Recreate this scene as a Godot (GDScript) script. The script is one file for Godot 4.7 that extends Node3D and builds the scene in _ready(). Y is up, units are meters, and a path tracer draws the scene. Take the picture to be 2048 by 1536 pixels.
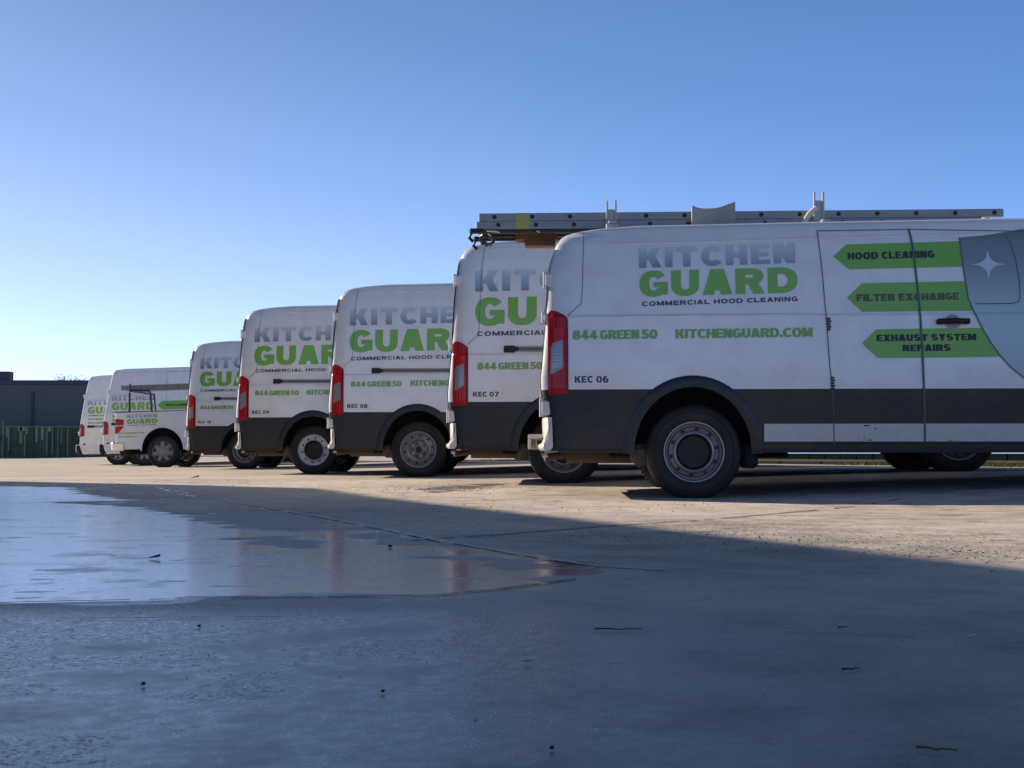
extends Node3D
# World frame: x right, y up, -z away from the camera. dp() turns (x, depth) into a point.

const SUN_TRAVEL := Vector3(2.0, -1.0, 1.4)
var M := {}
var names := {}
var glyphs := {}
var rng := RandomNumberGenerator.new()

# ------------------------------------------------------------------ mesh helper
class B:
	var st := SurfaceTool.new()
	var n := 0
	func _init():
		st.begin(Mesh.PRIMITIVE_TRIANGLES)
	func vert(p: Vector3, nn: Vector3, c: Color, uv: Vector2):
		st.set_normal(nn); st.set_color(c); st.set_uv(uv); st.add_vertex(p)
	func tri(a: Vector3, b: Vector3, c: Vector3, na: Vector3, nb: Vector3, nc: Vector3, ca := Color.WHITE, cb := Color.WHITE, cc := Color.WHITE, ua := Vector2.ZERO, ub := Vector2.ZERO, uc := Vector2.ZERO):
		var cr := (b - a).cross(c - a)
		if cr.length_squared() < 1e-16:
			return
		n += 1
		if cr.dot(na + nb + nc) > 0.0:
			vert(a, na, ca, ua); vert(c, nc, cc, uc); vert(b, nb, cb, ub)
		else:
			vert(a, na, ca, ua); vert(b, nb, cb, ub); vert(c, nc, cc, uc)
	func flat(a: Vector3, b: Vector3, c: Vector3, out: Vector3, col := Color.WHITE):
		var nn := (b - a).cross(c - a).normalized()
		if nn.dot(out) < 0.0:
			nn = -nn
		tri(a, b, c, nn, nn, nn, col, col, col)
	func quad(a: Vector3, b: Vector3, c: Vector3, d: Vector3, out: Vector3, col := Color.WHITE):
		flat(a, b, c, out, col); flat(a, c, d, out, col)
	func box(lo: Vector3, hi: Vector3, bev := 0.0, t := Transform3D.IDENTITY, col := Color.WHITE):
		var c := (lo + hi) * 0.5
		var h := (hi - lo) * 0.5
		var e := minf(bev, minf(h.x, minf(h.y, h.z)) * 0.49)
		var P := func(s: Vector3, ax: int) -> Vector3:
			var q := Vector3(s.x * (h.x - e), s.y * (h.y - e), s.z * (h.z - e))
			q[ax] = s[ax] * h[ax]
			return t * (c + q)
		for ax in 3:
			var u := (ax + 1) % 3
			var w := (ax + 2) % 3
			for sg in [-1.0, 1.0]:
				var s := []
				for k in [[-1.0, -1.0], [1.0, -1.0], [1.0, 1.0], [-1.0, 1.0]]:
					var v := Vector3.ZERO
					v[ax] = sg; v[u] = k[0]; v[w] = k[1]
					s.append(P.call(v, ax))
				var o := Vector3.ZERO
				o[ax] = sg
				quad(s[0], s[1], s[2], s[3], t.basis * o, col)
			if e > 0.0:
				for su in [-1.0, 1.0]:
					for sw in [-1.0, 1.0]:
						var v0 := Vector3.ZERO
						v0[ax] = -1.0; v0[u] = su; v0[w] = sw
						var v1 := v0
						v1[ax] = 1.0
						var o := Vector3.ZERO
						o[u] = su; o[w] = sw
						quad(P.call(v0, u), P.call(v1, u), P.call(v1, w), P.call(v0, w), t.basis * o, col)
		if e > 0.0:
			for sx in [-1.0, 1.0]:
				for sy in [-1.0, 1.0]:
					for sz in [-1.0, 1.0]:
						var v := Vector3(sx, sy, sz)
						flat(P.call(v, 0), P.call(v, 1), P.call(v, 2), t.basis * v, col)
	func tube(pts: Array, r: float, k := 8, r2 := -1.0):
		var rings := []
		var m := pts.size()
		for i in m:
			var d: Vector3 = (pts[mini(i + 1, m - 1)] - pts[maxi(i - 1, 0)]).normalized()
			var a := d.cross(Vector3.UP if absf(d.y) < 0.9 else Vector3.RIGHT).normalized()
			var b := d.cross(a)
			var ring := []
			var rr := r if r2 < 0.0 else lerpf(r, r2, float(i) / (m - 1))
			for j in k:
				var q := TAU * j / k
				var nn := a * cos(q) + b * sin(q)
				ring.append([pts[i] + nn * rr, nn])
			rings.append(ring)
		for i in m - 1:
			for j in k:
				var p = rings[i][j]; var q = rings[i][(j + 1) % k]; var s = rings[i + 1][(j + 1) % k]; var t = rings[i + 1][j]
				tri(p[0], q[0], s[0], p[1], q[1], s[1]); tri(p[0], s[0], t[0], p[1], s[1], t[1])
		for e in [0, m - 1]:
			var o: Vector3 = (pts[0] - pts[1]) if e == 0 else (pts[m - 1] - pts[m - 2])
			for j in range(1, k - 1):
				flat(rings[e][0][0], rings[e][j][0], rings[e][j + 1][0], o)
	# a profile of (radius, z) turned round the z axis
	func lathe(prof: Array, k := 40, hard := true):
		for i in prof.size() - 1:
			var p: Vector2 = prof[i]
			var q: Vector2 = prof[i + 1]
			var d := q - p
			var nn := Vector2(-d.y, d.x).normalized()
			for j in k:
				var a0 := TAU * j / k
				var a1 := TAU * (j + 1) / k
				var e0 := Vector3(cos(a0), sin(a0), 0)
				var e1 := Vector3(cos(a1), sin(a1), 0)
				var zz := Vector3(0, 0, 1)
				var n0 := e0 * nn.x + zz * nn.y
				var n1 := e1 * nn.x + zz * nn.y
				tri(e0 * p.x + zz * p.y, e1 * p.x + zz * p.y, e1 * q.x + zz * q.y, n0, n1, n1)
				tri(e0 * p.x + zz * p.y, e1 * q.x + zz * q.y, e0 * q.x + zz * q.y, n0, n1, n0)
	func done() -> ArrayMesh:
		st.index()
		return st.commit()

# ------------------------------------------------------------------ nodes
func numbered(called: String) -> String:
	var k: int = names.get(called, 0)
	names[called] = k + 1
	return called if k == 0 else "%s_%03d" % [called, k]

func part(called: String, mesh: Mesh, m: Material, parent: Node) -> MeshInstance3D:
	var o := MeshInstance3D.new()
	o.mesh = mesh
	o.material_override = m
	o.name = called
	if parent == self:
		o.name = numbered(called)
	else:
		var k := 1
		var nm := called
		while parent.has_node(nm):
			nm = "%s_%03d" % [called, k]
			k += 1
		o.name = nm
	parent.add_child(o, true)
	return o

func empty(called: String, parent: Node, at := Vector3.ZERO) -> Node3D:
	var o := Node3D.new()
	var k := 1
	var nm := called
	if parent == self:
		nm = numbered(called)
	else:
		while parent.has_node(nm):
			nm = "%s_%03d" % [called, k]
			k += 1
	o.name = nm
	parent.add_child(o, true)
	o.position = at
	return o

func tag(o: Node, label: String, category: String, group := "", kind := ""):
	if label: o.set_meta("label", label)
	if category: o.set_meta("category", category)
	if group: o.set_meta("group", group)
	if kind: o.set_meta("kind", kind)

func mat(key: String, r: float, g: float, b: float, rough: float, metal := 0.0, coat := 0.0) -> StandardMaterial3D:
	var m := StandardMaterial3D.new()
	m.resource_name = key
	m.albedo_color = Color(r, g, b).linear_to_srgb()
	m.roughness = rough
	m.metallic = metal
	if coat > 0.0:
		m.clearcoat_enabled = true
		m.clearcoat = coat
		m.clearcoat_roughness = 0.08
	M[key] = m
	return m

func tab(t: Array, x: float) -> float:
	if x <= t[0].x:
		return t[0].y
	for i in range(1, t.size()):
		if x <= t[i].x:
			return lerpf(t[i - 1].y, t[i].y, (x - t[i - 1].x) / (t[i].x - t[i - 1].x))
	return t[-1].y

func dp(x: float, depth: float, up := 0.0) -> Vector3:
	return Vector3(x, up, -depth)

func span(a: float, b: float, step: float) -> Array:
	var k := maxi(1, int(ceil((b - a) / step)))
	var out := []
	for i in k + 1:
		out.append(lerpf(a, b, float(i) / k))
	return out

# ------------------------------------------------------------------ surfaces over a plane of (x, y)
# Cuts poly (with holes) into the cells of xs by ys and lifts every corner with f(x, y) -> Vector3.
func sheet(poly: PackedVector2Array, holes: Array, xs: Array, ys: Array, f: Callable, hint: Vector3, b: B = null) -> B:
	if b == null:
		b = B.new()
	var h := 0.0015
	var cache := {}
	var lo := poly[0]
	var hi := poly[0]
	for p in poly:
		lo = lo.min(p); hi = hi.max(p)
	for i in xs.size() - 1:
		if xs[i + 1] <= lo.x or xs[i] >= hi.x:
			continue
		for j in ys.size() - 1:
			if ys[j + 1] <= lo.y or ys[j] >= hi.y:
				continue
			var cell := PackedVector2Array([Vector2(xs[i], ys[j]), Vector2(xs[i + 1], ys[j]), Vector2(xs[i + 1], ys[j + 1]), Vector2(xs[i], ys[j + 1])])
			var pieces: Array = Geometry2D.intersect_polygons(cell, poly)
			for hole in holes:
				var nxt := []
				for pc in pieces:
					nxt.append_array(Geometry2D.clip_polygons(pc, hole))
				pieces = nxt
			for pc in pieces:
				var idx := Geometry2D.triangulate_polygon(pc)
				var P := []
				for p in pc:
					var key := Vector2i((p * 20000.0).round())
					if not cache.has(key):
						var a: Vector3 = f.call(p.x, p.y)
						var u: Vector3 = f.call(p.x + h, p.y) - f.call(p.x - h, p.y)
						var v: Vector3 = f.call(p.x, p.y + h) - f.call(p.x, p.y - h)
						var nn := u.cross(v).normalized()
						if nn.dot(hint) < 0.0:
							nn = -nn
						cache[key] = [a, nn]
					P.append(cache[key])
				for t in range(0, idx.size(), 3):
					var p0 = P[idx[t]]; var p1 = P[idx[t + 1]]; var p2 = P[idx[t + 2]]
					b.tri(p0[0], p1[0], p2[0], p0[1], p1[1], p2[1])
	return b

func poly(a: Array) -> PackedVector2Array:
	var p := PackedVector2Array()
	for q in a:
		p.append(q)
	return p

func rect(x0: float, y0: float, x1: float, y1: float) -> PackedVector2Array:
	return PackedVector2Array([Vector2(x0, y0), Vector2(x1, y0), Vector2(x1, y1), Vector2(x0, y1)])

func ellipse(cx: float, cy: float, rx: float, ry: float, k := 48) -> PackedVector2Array:
	var p := PackedVector2Array()
	for i in k:
		p.append(Vector2(cx + rx * cos(TAU * i / k), cy + ry * sin(TAU * i / k)))
	return p

func ribbon(pts: Array, w: float) -> PackedVector2Array:
	var l := []
	var r := []
	for i in pts.size():
		var d: Vector2 = (pts[mini(i + 1, pts.size() - 1)] - pts[maxi(i - 1, 0)]).normalized()
		var q := Vector2(-d.y, d.x) * w * 0.5
		l.append(pts[i] + q); r.push_front(pts[i] - q)
	return poly(l + r)

# ------------------------------------------------------------------ lettering
# Each capital is drawn from stems w wide, bars h high and rings, on a cap height of 1 and a body ww wide; pieces are cut against each other so that none overlap.
func glyph(ch: String, w: float, ww: float) -> Array:
	var key := "%s%.3f%.3f" % [ch, w, ww]
	if glyphs.has(key):
		return glyphs[key]
	var h := minf(w * 0.80, 0.215 if ch == "E" else 0.25)
	var W := ww
	var d := w * 1.14
	var P := []
	var add := func(p: Array):
		var pieces := [poly(p)]
		for q in P:
			var nxt := []
			for s in pieces:
				nxt.append_array(Geometry2D.clip_polygons(s, q))
			pieces = nxt
		for s in pieces:
			if s.size() > 2:
				P.append(s)
	var bx := func(x0: float, y0: float, x1: float, y1: float):
		add.call([Vector2(x0, y0), Vector2(x1, y0), Vector2(x1, y1), Vector2(x0, y1)])
	var leg := func(xb: float, yb: float, xt: float, yt: float, dd: float):
		add.call([Vector2(xb, yb), Vector2(xb + dd, yb), Vector2(xt + dd, yt), Vector2(xt, yt)])
	var ring := func(cx: float, cy: float, rx: float, ry: float, a0: float, a1: float):
		var k := maxi(3, int(absf(a1 - a0) / 12.0))
		for i in k:
			var q := []
			for s in [[i, 1], [i + 1, 1], [i + 1, 0], [i, 0]]:
				var a := deg_to_rad(lerpf(a0, a1, float(s[0]) / k))
				var ex := 0.88
				var c := signf(cos(a)) * pow(absf(cos(a)), ex)
				var n := signf(sin(a)) * pow(absf(sin(a)), ex)
				if s[1] == 1:
					q.append(Vector2(cx + c * rx, cy + n * ry))
				else:
					q.append(Vector2(cx + c * maxf(rx - w, 0.01), cy + n * maxf(ry - h, 0.01)))
			add.call(q)
	match ch:
		"I":
			W = w
			bx.call(0.0, 0.0, w, 1.0)
		".":
			W = w
			bx.call(0.0, 0.0, w, w)
		"H":
			bx.call(0.0, 0.0, w, 1.0); bx.call(W - w, 0.0, W, 1.0); bx.call(w, 0.5 - h * 0.5, W - w, 0.5 + h * 0.5)
		"T":
			bx.call(0.0, 1.0 - h, W, 1.0); bx.call(W * 0.5 - w * 0.5, 0.0, W * 0.5 + w * 0.5, 1.0 - h)
		"E", "F", "L":
			W *= 0.88
			bx.call(0.0, 0.0, w, 1.0)
			if ch != "L":
				bx.call(w, 1.0 - h, W, 1.0); bx.call(w, 0.5 - h * 0.5, W * 0.92, 0.5 + h * 0.5)
			if ch != "F":
				bx.call(w, 0.0, W, h)
		"K":
			W *= 1.05
			bx.call(0.0, 0.0, w, 1.0)
			leg.call(w * 0.72, 0.38, W - d * 1.05, 1.0, d); leg.call(W - d, 0.0, w * 1.0, 0.62, d)
		"N":
			bx.call(0.0, 0.0, w, 1.0); bx.call(W - w, 0.0, W, 1.0); leg.call(W - d, 0.0, 0.0, 1.0, d)
		"M":
			W *= 1.22
			bx.call(0.0, 0.0, w, 1.0); bx.call(W - w, 0.0, W, 1.0)
			leg.call(W * 0.5 - d * 0.5, 0.08, 0.0, 1.0, d); leg.call(W * 0.5 - d * 0.5, 0.08, W - d, 1.0, d)
		"A":
			W *= 1.06
			leg.call(0.0, 0.0, W * 0.5 - d * 0.60, 1.0, d); leg.call(W - d, 0.0, W * 0.5 - d * 0.40, 1.0, d)
			bx.call(W * 0.22, 0.17, W * 0.78, 0.17 + h * 0.85)
		"X":
			W *= 1.08
			leg.call(0.0, 0.0, W - d, 1.0, d); leg.call(W - d, 0.0, 0.0, 1.0, d)
		"Y":
			W *= 1.05
			bx.call(W * 0.5 - w * 0.5, 0.0, W * 0.5 + w * 0.5, 0.45)
			leg.call(W * 0.5 - w * 0.5, 0.40, 0.0, 1.0, d); leg.call(W * 0.5 + w * 0.5 - d, 0.40, W - d, 1.0, d)
		"O":
			W *= 1.10
			ring.call(W * 0.5, 0.5, W * 0.5, 0.515, 0.0, 360.0)
		"0":
			ring.call(W * 0.5, 0.5, W * 0.5, 0.51, 0.0, 360.0)
		"C":
			W *= 1.06
			ring.call(W * 0.5, 0.5, W * 0.5, 0.515, 38.0, 322.0)
			W *= 0.92
		"G":
			W *= 1.02
			ring.call(W * 0.5, 0.5, W * 0.5, 0.515, 36.0, 325.0)
			bx.call(W * 0.50, 0.50 - h * 0.55, W, 0.50 + h * 0.22); bx.call(W - w * 0.95, 0.06, W, 0.5)
		"D":
			bx.call(0.0, 0.0, w, 1.0)
			var cx := W * 0.46
			bx.call(w, 0.0, cx, h); bx.call(w, 1.0 - h, cx, 1.0)
			ring.call(cx, 0.5, W * 1.06 - cx, 0.5, -90.0, 90.0)
			W *= 1.06
		"U":
			bx.call(0.0, 0.42, w, 1.0); bx.call(W - w, 0.42, W, 1.0)
			ring.call(W * 0.5, 0.42, W * 0.5, 0.435, 180.0, 360.0)
		"R", "P":
			bx.call(0.0, 0.0, w, 1.0)
			var ry := 0.31
			var cx := W * 0.55
			bx.call(w, 1.0 - h, cx, 1.0); bx.call(w, 1.0 - 2.0 * ry, cx, 1.0 - 2.0 * ry + h)
			ring.call(cx, 1.0 - ry, W - cx, ry, -90.0, 90.0)
			if ch == "R":
				leg.call(W * 1.03 - d, 0.0, W * 0.40, 0.46, d)
				W *= 1.03
		"S":
			ring.call(W * 0.5, 0.75 - h * 0.25, W * 0.48, 0.26 + h * 0.25, 25.0, 270.0)
			ring.call(W * 0.5, 0.25 + h * 0.25, W * 0.5, 0.26 + h * 0.25, 90.0, -155.0)
		"8":
			ring.call(W * 0.5, 0.75 - h * 0.22, W * 0.46, 0.26 + h * 0.22, 0.0, 360.0)
			ring.call(W * 0.5, 0.27 + h * 0.20, W * 0.5, 0.28 + h * 0.20, 0.0, 360.0)
		"6":
			ring.call(W * 0.5, 0.33, W * 0.5, 0.34, 0.0, 360.0)
			ring.call(W * 0.5, 0.5, W * 0.5, 0.51, 60.0, 200.0)
		"9":
			ring.call(W * 0.5, 0.67, W * 0.5, 0.34, 0.0, 360.0)
			ring.call(W * 0.5, 0.5, W * 0.5, 0.51, -120.0, 20.0)
		"5":
			bx.call(w * 0.35, 1.0 - h, W * 0.94, 1.0); bx.call(w * 0.35, 0.46, w * 1.25, 1.0 - h)
			ring.call(W * 0.47, 0.32, W * 0.53, 0.33, -160.0, 130.0)
		"4":
			W *= 1.06
			bx.call(W * 0.80 - w, 0.0, W * 0.80, 1.0); bx.call(0.0, 0.20, W, 0.20 + h)
			leg.call(0.0, 0.20, W * 0.80 - d * 0.95, 1.0, d * 0.9)
		"7":
			bx.call(0.0, 1.0 - h, W, 1.0); leg.call(W * 0.14, 0.0, W - d, 1.0 - h, d)
		"1":
			W *= 0.62
			bx.call(W - w, 0.0, W, 1.0); leg.call(0.0, 0.72, W - d, 1.0, d * 0.9)
	var out := PackedVector2Array()
	for p in P:
		var idx := Geometry2D.triangulate_polygon(p)
		for i in idx:
			out.append(p[i])
	glyphs[key] = [out, W]
	return glyphs[key]

func put_tri(b: B, a: Vector2, c: Vector2, d: Vector2, f: Callable, nn: Vector3, col: Callable, depth := 0):
	var e := [a.distance_to(c), c.distance_to(d), d.distance_to(a)]
	var m: float = e.max()
	if m > 0.11 and depth < 7:
		var P := [a, c, d]
		var k := e.find(m)
		var p: Vector2 = P[k]
		var q: Vector2 = P[(k + 1) % 3]
		var r: Vector2 = P[(k + 2) % 3]
		var h := (p + q) * 0.5
		put_tri(b, p, h, r, f, nn, col, depth + 1)
		put_tri(b, h, q, r, f, nn, col, depth + 1)
		return
	b.tri(f.call(a.x, a.y), f.call(c.x, c.y), f.call(d.x, d.y), nn, nn, nn, col.call(a.y), col.call(c.y), col.call(d.y))

# text from x0 to x1 on a baseline that starts at y0 and rises by slope; f lifts it onto the surface
func letters(text: String, w: float, ww: float, x0: float, x1: float, y0: float, cap: float, slope: float, track: float, f: Callable, fade := []) -> ArrayMesh:
	var b := B.new()
	var wide := 0.0
	var at := []
	for ch in text:
		if ch == " ":
			wide += 0.55 if ww > 0.9 else (0.32 if ww > 0.75 else 0.14)
			at.append(0.0)
			continue
		var g = glyph(ch, w, ww)
		at.append(wide)
		wide += g[1] + track
	wide -= track
	var sx := (x1 - x0) / wide
	for k in text.length():
		if text[k] == " ":
			continue
		var g: PackedVector2Array = glyph(text[k], w, ww)[0]
		for t in range(0, g.size(), 3):
			var q := []
			for j in 3:
				var x: float = x0 + (at[k] + g[t + j].x) * sx
				q.append(Vector2(x, y0 + g[t + j].y * cap + slope * (x - x0)))
			var col := func(y: float) -> Color:
				if fade.is_empty():
					return Color.WHITE
				return fade[0].lerp(fade[1], clampf((y - y0) / cap, 0.0, 1.0))
			put_tri(b, q[0], q[1], q[2], f, Vector3(0, 0.03, 1).normalized(), col)
	return b.done()

# ------------------------------------------------------------------ vehicle shell
# p: xr (y->x of the rear), xf (y->x of the front), s (x->y of the shoulder), w (y->half width), crown (x->height above the shoulder), bottom, rx, rz
class Shell:
	var p := {}
	var host
	func xr(y: float) -> float: return host.tab(p.xr, y)
	func xf(y: float) -> float: return host.tab(p.xf, y)
	func s(x: float) -> float: return host.tab(p.s, x)
	func w(x: float, y: float) -> float:
		var ww: float = host.tab(p.w, y)
		var k := (xr(y + 0.02) - xr(y - 0.02)) / 0.04
		var d := clampf((x - xr(y)) / sqrt(1.0 + k * k) / p.rx, 0.0, 1.0)
		if p.has("step"):
			ww -= 0.008 * smoothstep(p.step - 0.012, p.step + 0.012, y)
			ww += 0.0016 * sin(x * 2.7 + y * 1.3) * sin(y * 5.1 + x * 0.8) + 0.0007 * sin(x * 9.0 + 1.0) * sin(y * 8.0)
		ww -= p.rz * (1.0 - sqrt(maxf(0.0, 1.0 - (1.0 - d) * (1.0 - d))))
		var e := clampf((xf(y) - x) / 0.55, 0.0, 1.0)
		ww -= 0.28 * (1.0 - sqrt(maxf(0.0, 1.0 - (1.0 - e) * (1.0 - e))))
		return ww
	func side(off := 0.0, sg := 1.0) -> Callable:
		return func(x: float, y: float) -> Vector3: return Vector3(x, y, sg * (w(x, y) + off))
	func outline(y0: float, y1 := 9.0) -> PackedVector2Array:
		var a := []
		var top: Array = []
		for q in p.s:
			top.append(Vector2(q.x, minf(q.y, y1)))
		for q in p.xr:
			if q.x > y0 and q.x < y1:
				a.append(Vector2(q.y, q.x))
		a.push_front(Vector2(xr(y0), y0))
		if y1 < 5.0:
			a.append(Vector2(xr(y1), y1))
			a.append(Vector2(xf(y1), y1))
		else:
			for q in top:
				if q.y > y0 and q.x > a[-1].x + 0.004:
					a.append(q)
		var f := []
		for q in p.xf:
			if q.x > y0 and q.x < y1 and q.x < a[-1].y - 0.004:
				f.push_front(Vector2(q.y, q.x))
		a.append_array(f)
		a.append(Vector2(xf(y0), y0))
		return host.poly(a)

func grid_x(sh: Shell, step := 0.11) -> Array:
	var a := []
	var x: float = sh.p.x0
	while x < sh.p.x0 + 0.32:
		a.append(x); x += 0.016
	while x < sh.p.x1 - 0.5:
		a.append(x); x += step
	while x < sh.p.x1 + 0.05:
		a.append(x); x += 0.05
	return a

func grid_y(sh: Shell) -> Array:
	var a := []
	var y := 0.2
	while y < sh.p.ytop - 0.25:
		a.append(y); y += 0.07
	while y < sh.p.ytop + 0.05:
		a.append(y); y += 0.022
	if sh.p.has("step"):
		for k in 7:
			a.append(sh.p.step - 0.015 + 0.005 * k)
		a.sort()
	return a

func shell_mesh(sh: Shell, y0: float, holes: Array, xs: Array, ys: Array) -> ArrayMesh:
	var b := B.new()
	var o := sh.outline(y0)
	for sg in [1.0, -1.0]:
		sheet(o, holes, xs, ys, sh.side(0.0, sg), Vector3(0, 0.05, sg), b)
	# roof, windscreen and bonnet: from shoulder to shoulder
	var K := 20
	var rows := []
	var rx := []
	for x in xs:
		if x > sh.p.roof0 and x < sh.p.x1 - 0.02:
			rx.append(x)
	rx.push_front(sh.p.roof0)
	for x in rx:
		var row := []
		var y := sh.s(x)
		var ww := sh.w(x, y - 0.001)
		for k in K + 1:
			var a := PI * k / K
			row.append(Vector3(x, y + tab(sh.p.crown, x) * pow(sin(a), 0.75), signf(cos(a)) * pow(absf(cos(a)), 0.85) * ww))
		rows.append(row)
	strip_rows(b, rows, Vector3.UP)
	# rear and front faces
	for back in [true, false]:
		rows = []
		var yy := []
		for y in ys:
			if y > y0 and y < (sh.p.rtop if back else sh.p.ftop):
				yy.append(y)
		yy.push_front(y0)
		yy.append(sh.p.rtop if back else sh.p.ftop)
		for y in yy:
			var row := []
			var x: float = sh.xr(y) if back else sh.xf(y)
			var ww := sh.w(x, y)
			for k in 13:
				var t := k / 6.0 - 1.0
				row.append(Vector3(x - (0.02 if back else -0.10) * (1.0 - t * t), y, t * ww))
			rows.append(row)
		strip_rows(b, rows, Vector3.LEFT if back else Vector3.RIGHT)
	return b.done()

func strip_rows(b: B, rows: Array, hint: Vector3):
	var N := []
	for i in rows.size():
		var nr := []
		for k in rows[i].size():
			var u: Vector3 = rows[mini(i + 1, rows.size() - 1)][k] - rows[maxi(i - 1, 0)][k]
			var v: Vector3 = rows[i][mini(k + 1, rows[i].size() - 1)] - rows[i][maxi(k - 1, 0)]
			var nn := u.cross(v).normalized()
			if nn.length() < 0.5:
				nn = hint
			if nn.dot(hint) < 0.0:
				nn = -nn
			nr.append(nn)
		N.append(nr)
	for i in rows.size() - 1:
		for k in rows[i].size() - 1:
			b.tri(rows[i][k], rows[i][k + 1], rows[i + 1][k + 1], N[i][k], N[i][k + 1], N[i + 1][k + 1])
			b.tri(rows[i][k], rows[i + 1][k + 1], rows[i + 1][k], N[i][k], N[i + 1][k + 1], N[i + 1][k])

# rim styles: 0 deep dark centre, 1 open steel centre with lobes, 2 spoked alloy look
func wheel(parent: Node3D, at: Vector3, side: float, style: int, r := 0.355, rr := 0.222):
	var wh := empty("wheel", parent, at)
	if side < 0.0:
		wh.rotation.y = PI
	wh.rotation.z = 0.35 * style
	var key := "tyre%.3f" % r
	if not M.has(key):
		var b := B.new()
		var t := r - rr
		b.lathe([Vector2(rr - 0.006, -0.215), Vector2(rr + t * 0.3, -0.228), Vector2(rr + t * 0.72, -0.222), Vector2(r - 0.012, -0.205), Vector2(r, -0.185), Vector2(r, -0.052), Vector2(r - 0.004, -0.04),
			Vector2(r - 0.014, -0.022), Vector2(r - 0.032, -0.010), Vector2(rr + t * 0.5, 0.0), Vector2(rr + t * 0.28, 0.002), Vector2(rr + 0.012, -0.006), Vector2(rr - 0.006, -0.014)], 56)
		# tread blocks along the shoulder
		for k in 60:
			var a := TAU * k / 60.0
			var tr := Transform3D(Basis(Vector3(0, 0, 1), a), Vector3.ZERO)
			b.box(Vector3(r - 0.02, -0.010, -0.05), Vector3(r - 0.012, 0.010, -0.026), 0.003, tr)
			b.box(Vector3(r - 0.02, -0.012, -0.205), Vector3(r + 0.003, 0.012, -0.19), 0.003, tr)
		# raised lettering band and rim guard
		b.lathe([Vector2(rr + t * 0.60, 0.0), Vector2(rr + t * 0.585, 0.004), Vector2(rr + t * 0.55, 0.004), Vector2(rr + t * 0.535, 0.0)], 56)
		M[key] = b.done()
	part("tyre", M[key], M.tyre, wh)
	key = "rim%d%.3f" % [style, rr]
	if not M.has(key):
		var b := B.new()
		var d := B.new()
		var s := rr / 0.222
		if style == 2:
			b.lathe([Vector2(0.05 * s, -0.02), Vector2(0.10 * s, -0.012), Vector2(0.115 * s, -0.03), Vector2(0.19 * s, -0.045)], 48)
			b.lathe([Vector2(0.193 * s, -0.05), Vector2(0.205 * s, -0.01), Vector2(rr - 0.004, 0.006), Vector2(rr + 0.002, 0.002), Vector2(rr, -0.016)], 48)
			for k in 7:
				var tr := Transform3D(Basis(Vector3(0, 0, 1), TAU * k / 7.0), Vector3.ZERO)
				b.box(Vector3(0.09 * s, -0.030 * s, -0.045), Vector3(0.205 * s, 0.030 * s, -0.012), 0.012, tr)
				var te := Transform3D(Basis(Vector3(0, 0, 1), TAU * (k + 0.5) / 7.0), Vector3(0, 0, -0.036))
				ell_disc(d, te, 0.165 * s, 0.026 * s, 0.03 * s)
			b.lathe([Vector2(0.001, -0.002), Vector2(0.07 * s, -0.004), Vector2(0.085 * s, -0.014), Vector2(0.09 * s, -0.035)], 32)
		else:
			b.lathe([Vector2(0.146, -0.010), Vector2(0.151, -0.013), Vector2(0.160, -0.024), Vector2(0.184, -0.034), Vector2(0.194, -0.052), Vector2(0.203, -0.052), Vector2(0.206, -0.030), Vector2(0.212, -0.006)], 56)
			if style == 0:
				d.lathe([Vector2(0.001, -0.045), Vector2(0.115, -0.048), Vector2(0.132, -0.022)], 48)
			else:
				b.lathe([Vector2(0.118, -0.030), Vector2(0.132, -0.022)], 56)
				b.lathe([Vector2(0.036, -0.02), Vector2(0.042, -0.014), Vector2(0.055, -0.026), Vector2(0.075, -0.034), Vector2(0.105, -0.048), Vector2(0.118, -0.030)], 48)
				d.lathe([Vector2(0.001, -0.03), Vector2(0.034, -0.03), Vector2(0.037, -0.018)], 24)
				for k in 5:
					var te := Transform3D(Basis(Vector3(0, 0, 1), TAU * k / 5.0), Vector3.ZERO)
					b.box(Vector3(0.052, -0.020, -0.05), Vector3(0.112, 0.020, -0.018), 0.012, te)
					ell_disc(d, Transform3D(Basis(Vector3(0, 0, 1), TAU * (k + 0.5) / 5.0), Vector3(0, 0, -0.026)), 0.082, 0.012, 0.016)
			for k in 10:
				ell_disc(d, Transform3D(Basis(Vector3(0, 0, 1), TAU * (k + 0.3) / 10.0), Vector3(0, 0, -0.0235)), 0.171, 0.0115, 0.016)
		var mesh := b.done()
		d.st.index()
		d.st.commit(mesh)
		M[key] = mesh
	var o := MeshInstance3D.new()
	o.mesh = M[key]
	o.name = "rim"
	wh.add_child(o, true)
	o.set_surface_override_material(0, M["rim_%d" % style])
	o.set_surface_override_material(1, M.black)
	if style != 2:
		if not M.has("flange"):
			var b := B.new()
			b.lathe([Vector2(0.212, -0.006), Vector2(0.217, 0.004), Vector2(0.222, 0.005), Vector2(0.225, 0.000), Vector2(0.223, -0.018)], 56)
			b.lathe([Vector2(0.132, -0.022), Vector2(0.134, -0.004), Vector2(0.139, 0.0), Vector2(0.144, -0.002), Vector2(0.147, -0.011)], 56)
			M["flange"] = b.done()
		part("rim_ring", M["flange"], M.rim_ring, wh)
	return wh

# a small raised-edge dark oval opening at radius rad
func ell_disc(b: B, t: Transform3D, rad: float, ra: float, ta: float):
	for k in 12:
		var p := []
		for q in [k, k + 1]:
			p.append(t * Vector3(rad + cos(TAU * q / 12.0) * ra, sin(TAU * q / 12.0) * ta, 0.003))
		b.flat(t * Vector3(rad, 0, 0.0015), p[0], p[1], Vector3(0, 0, 1))

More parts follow.
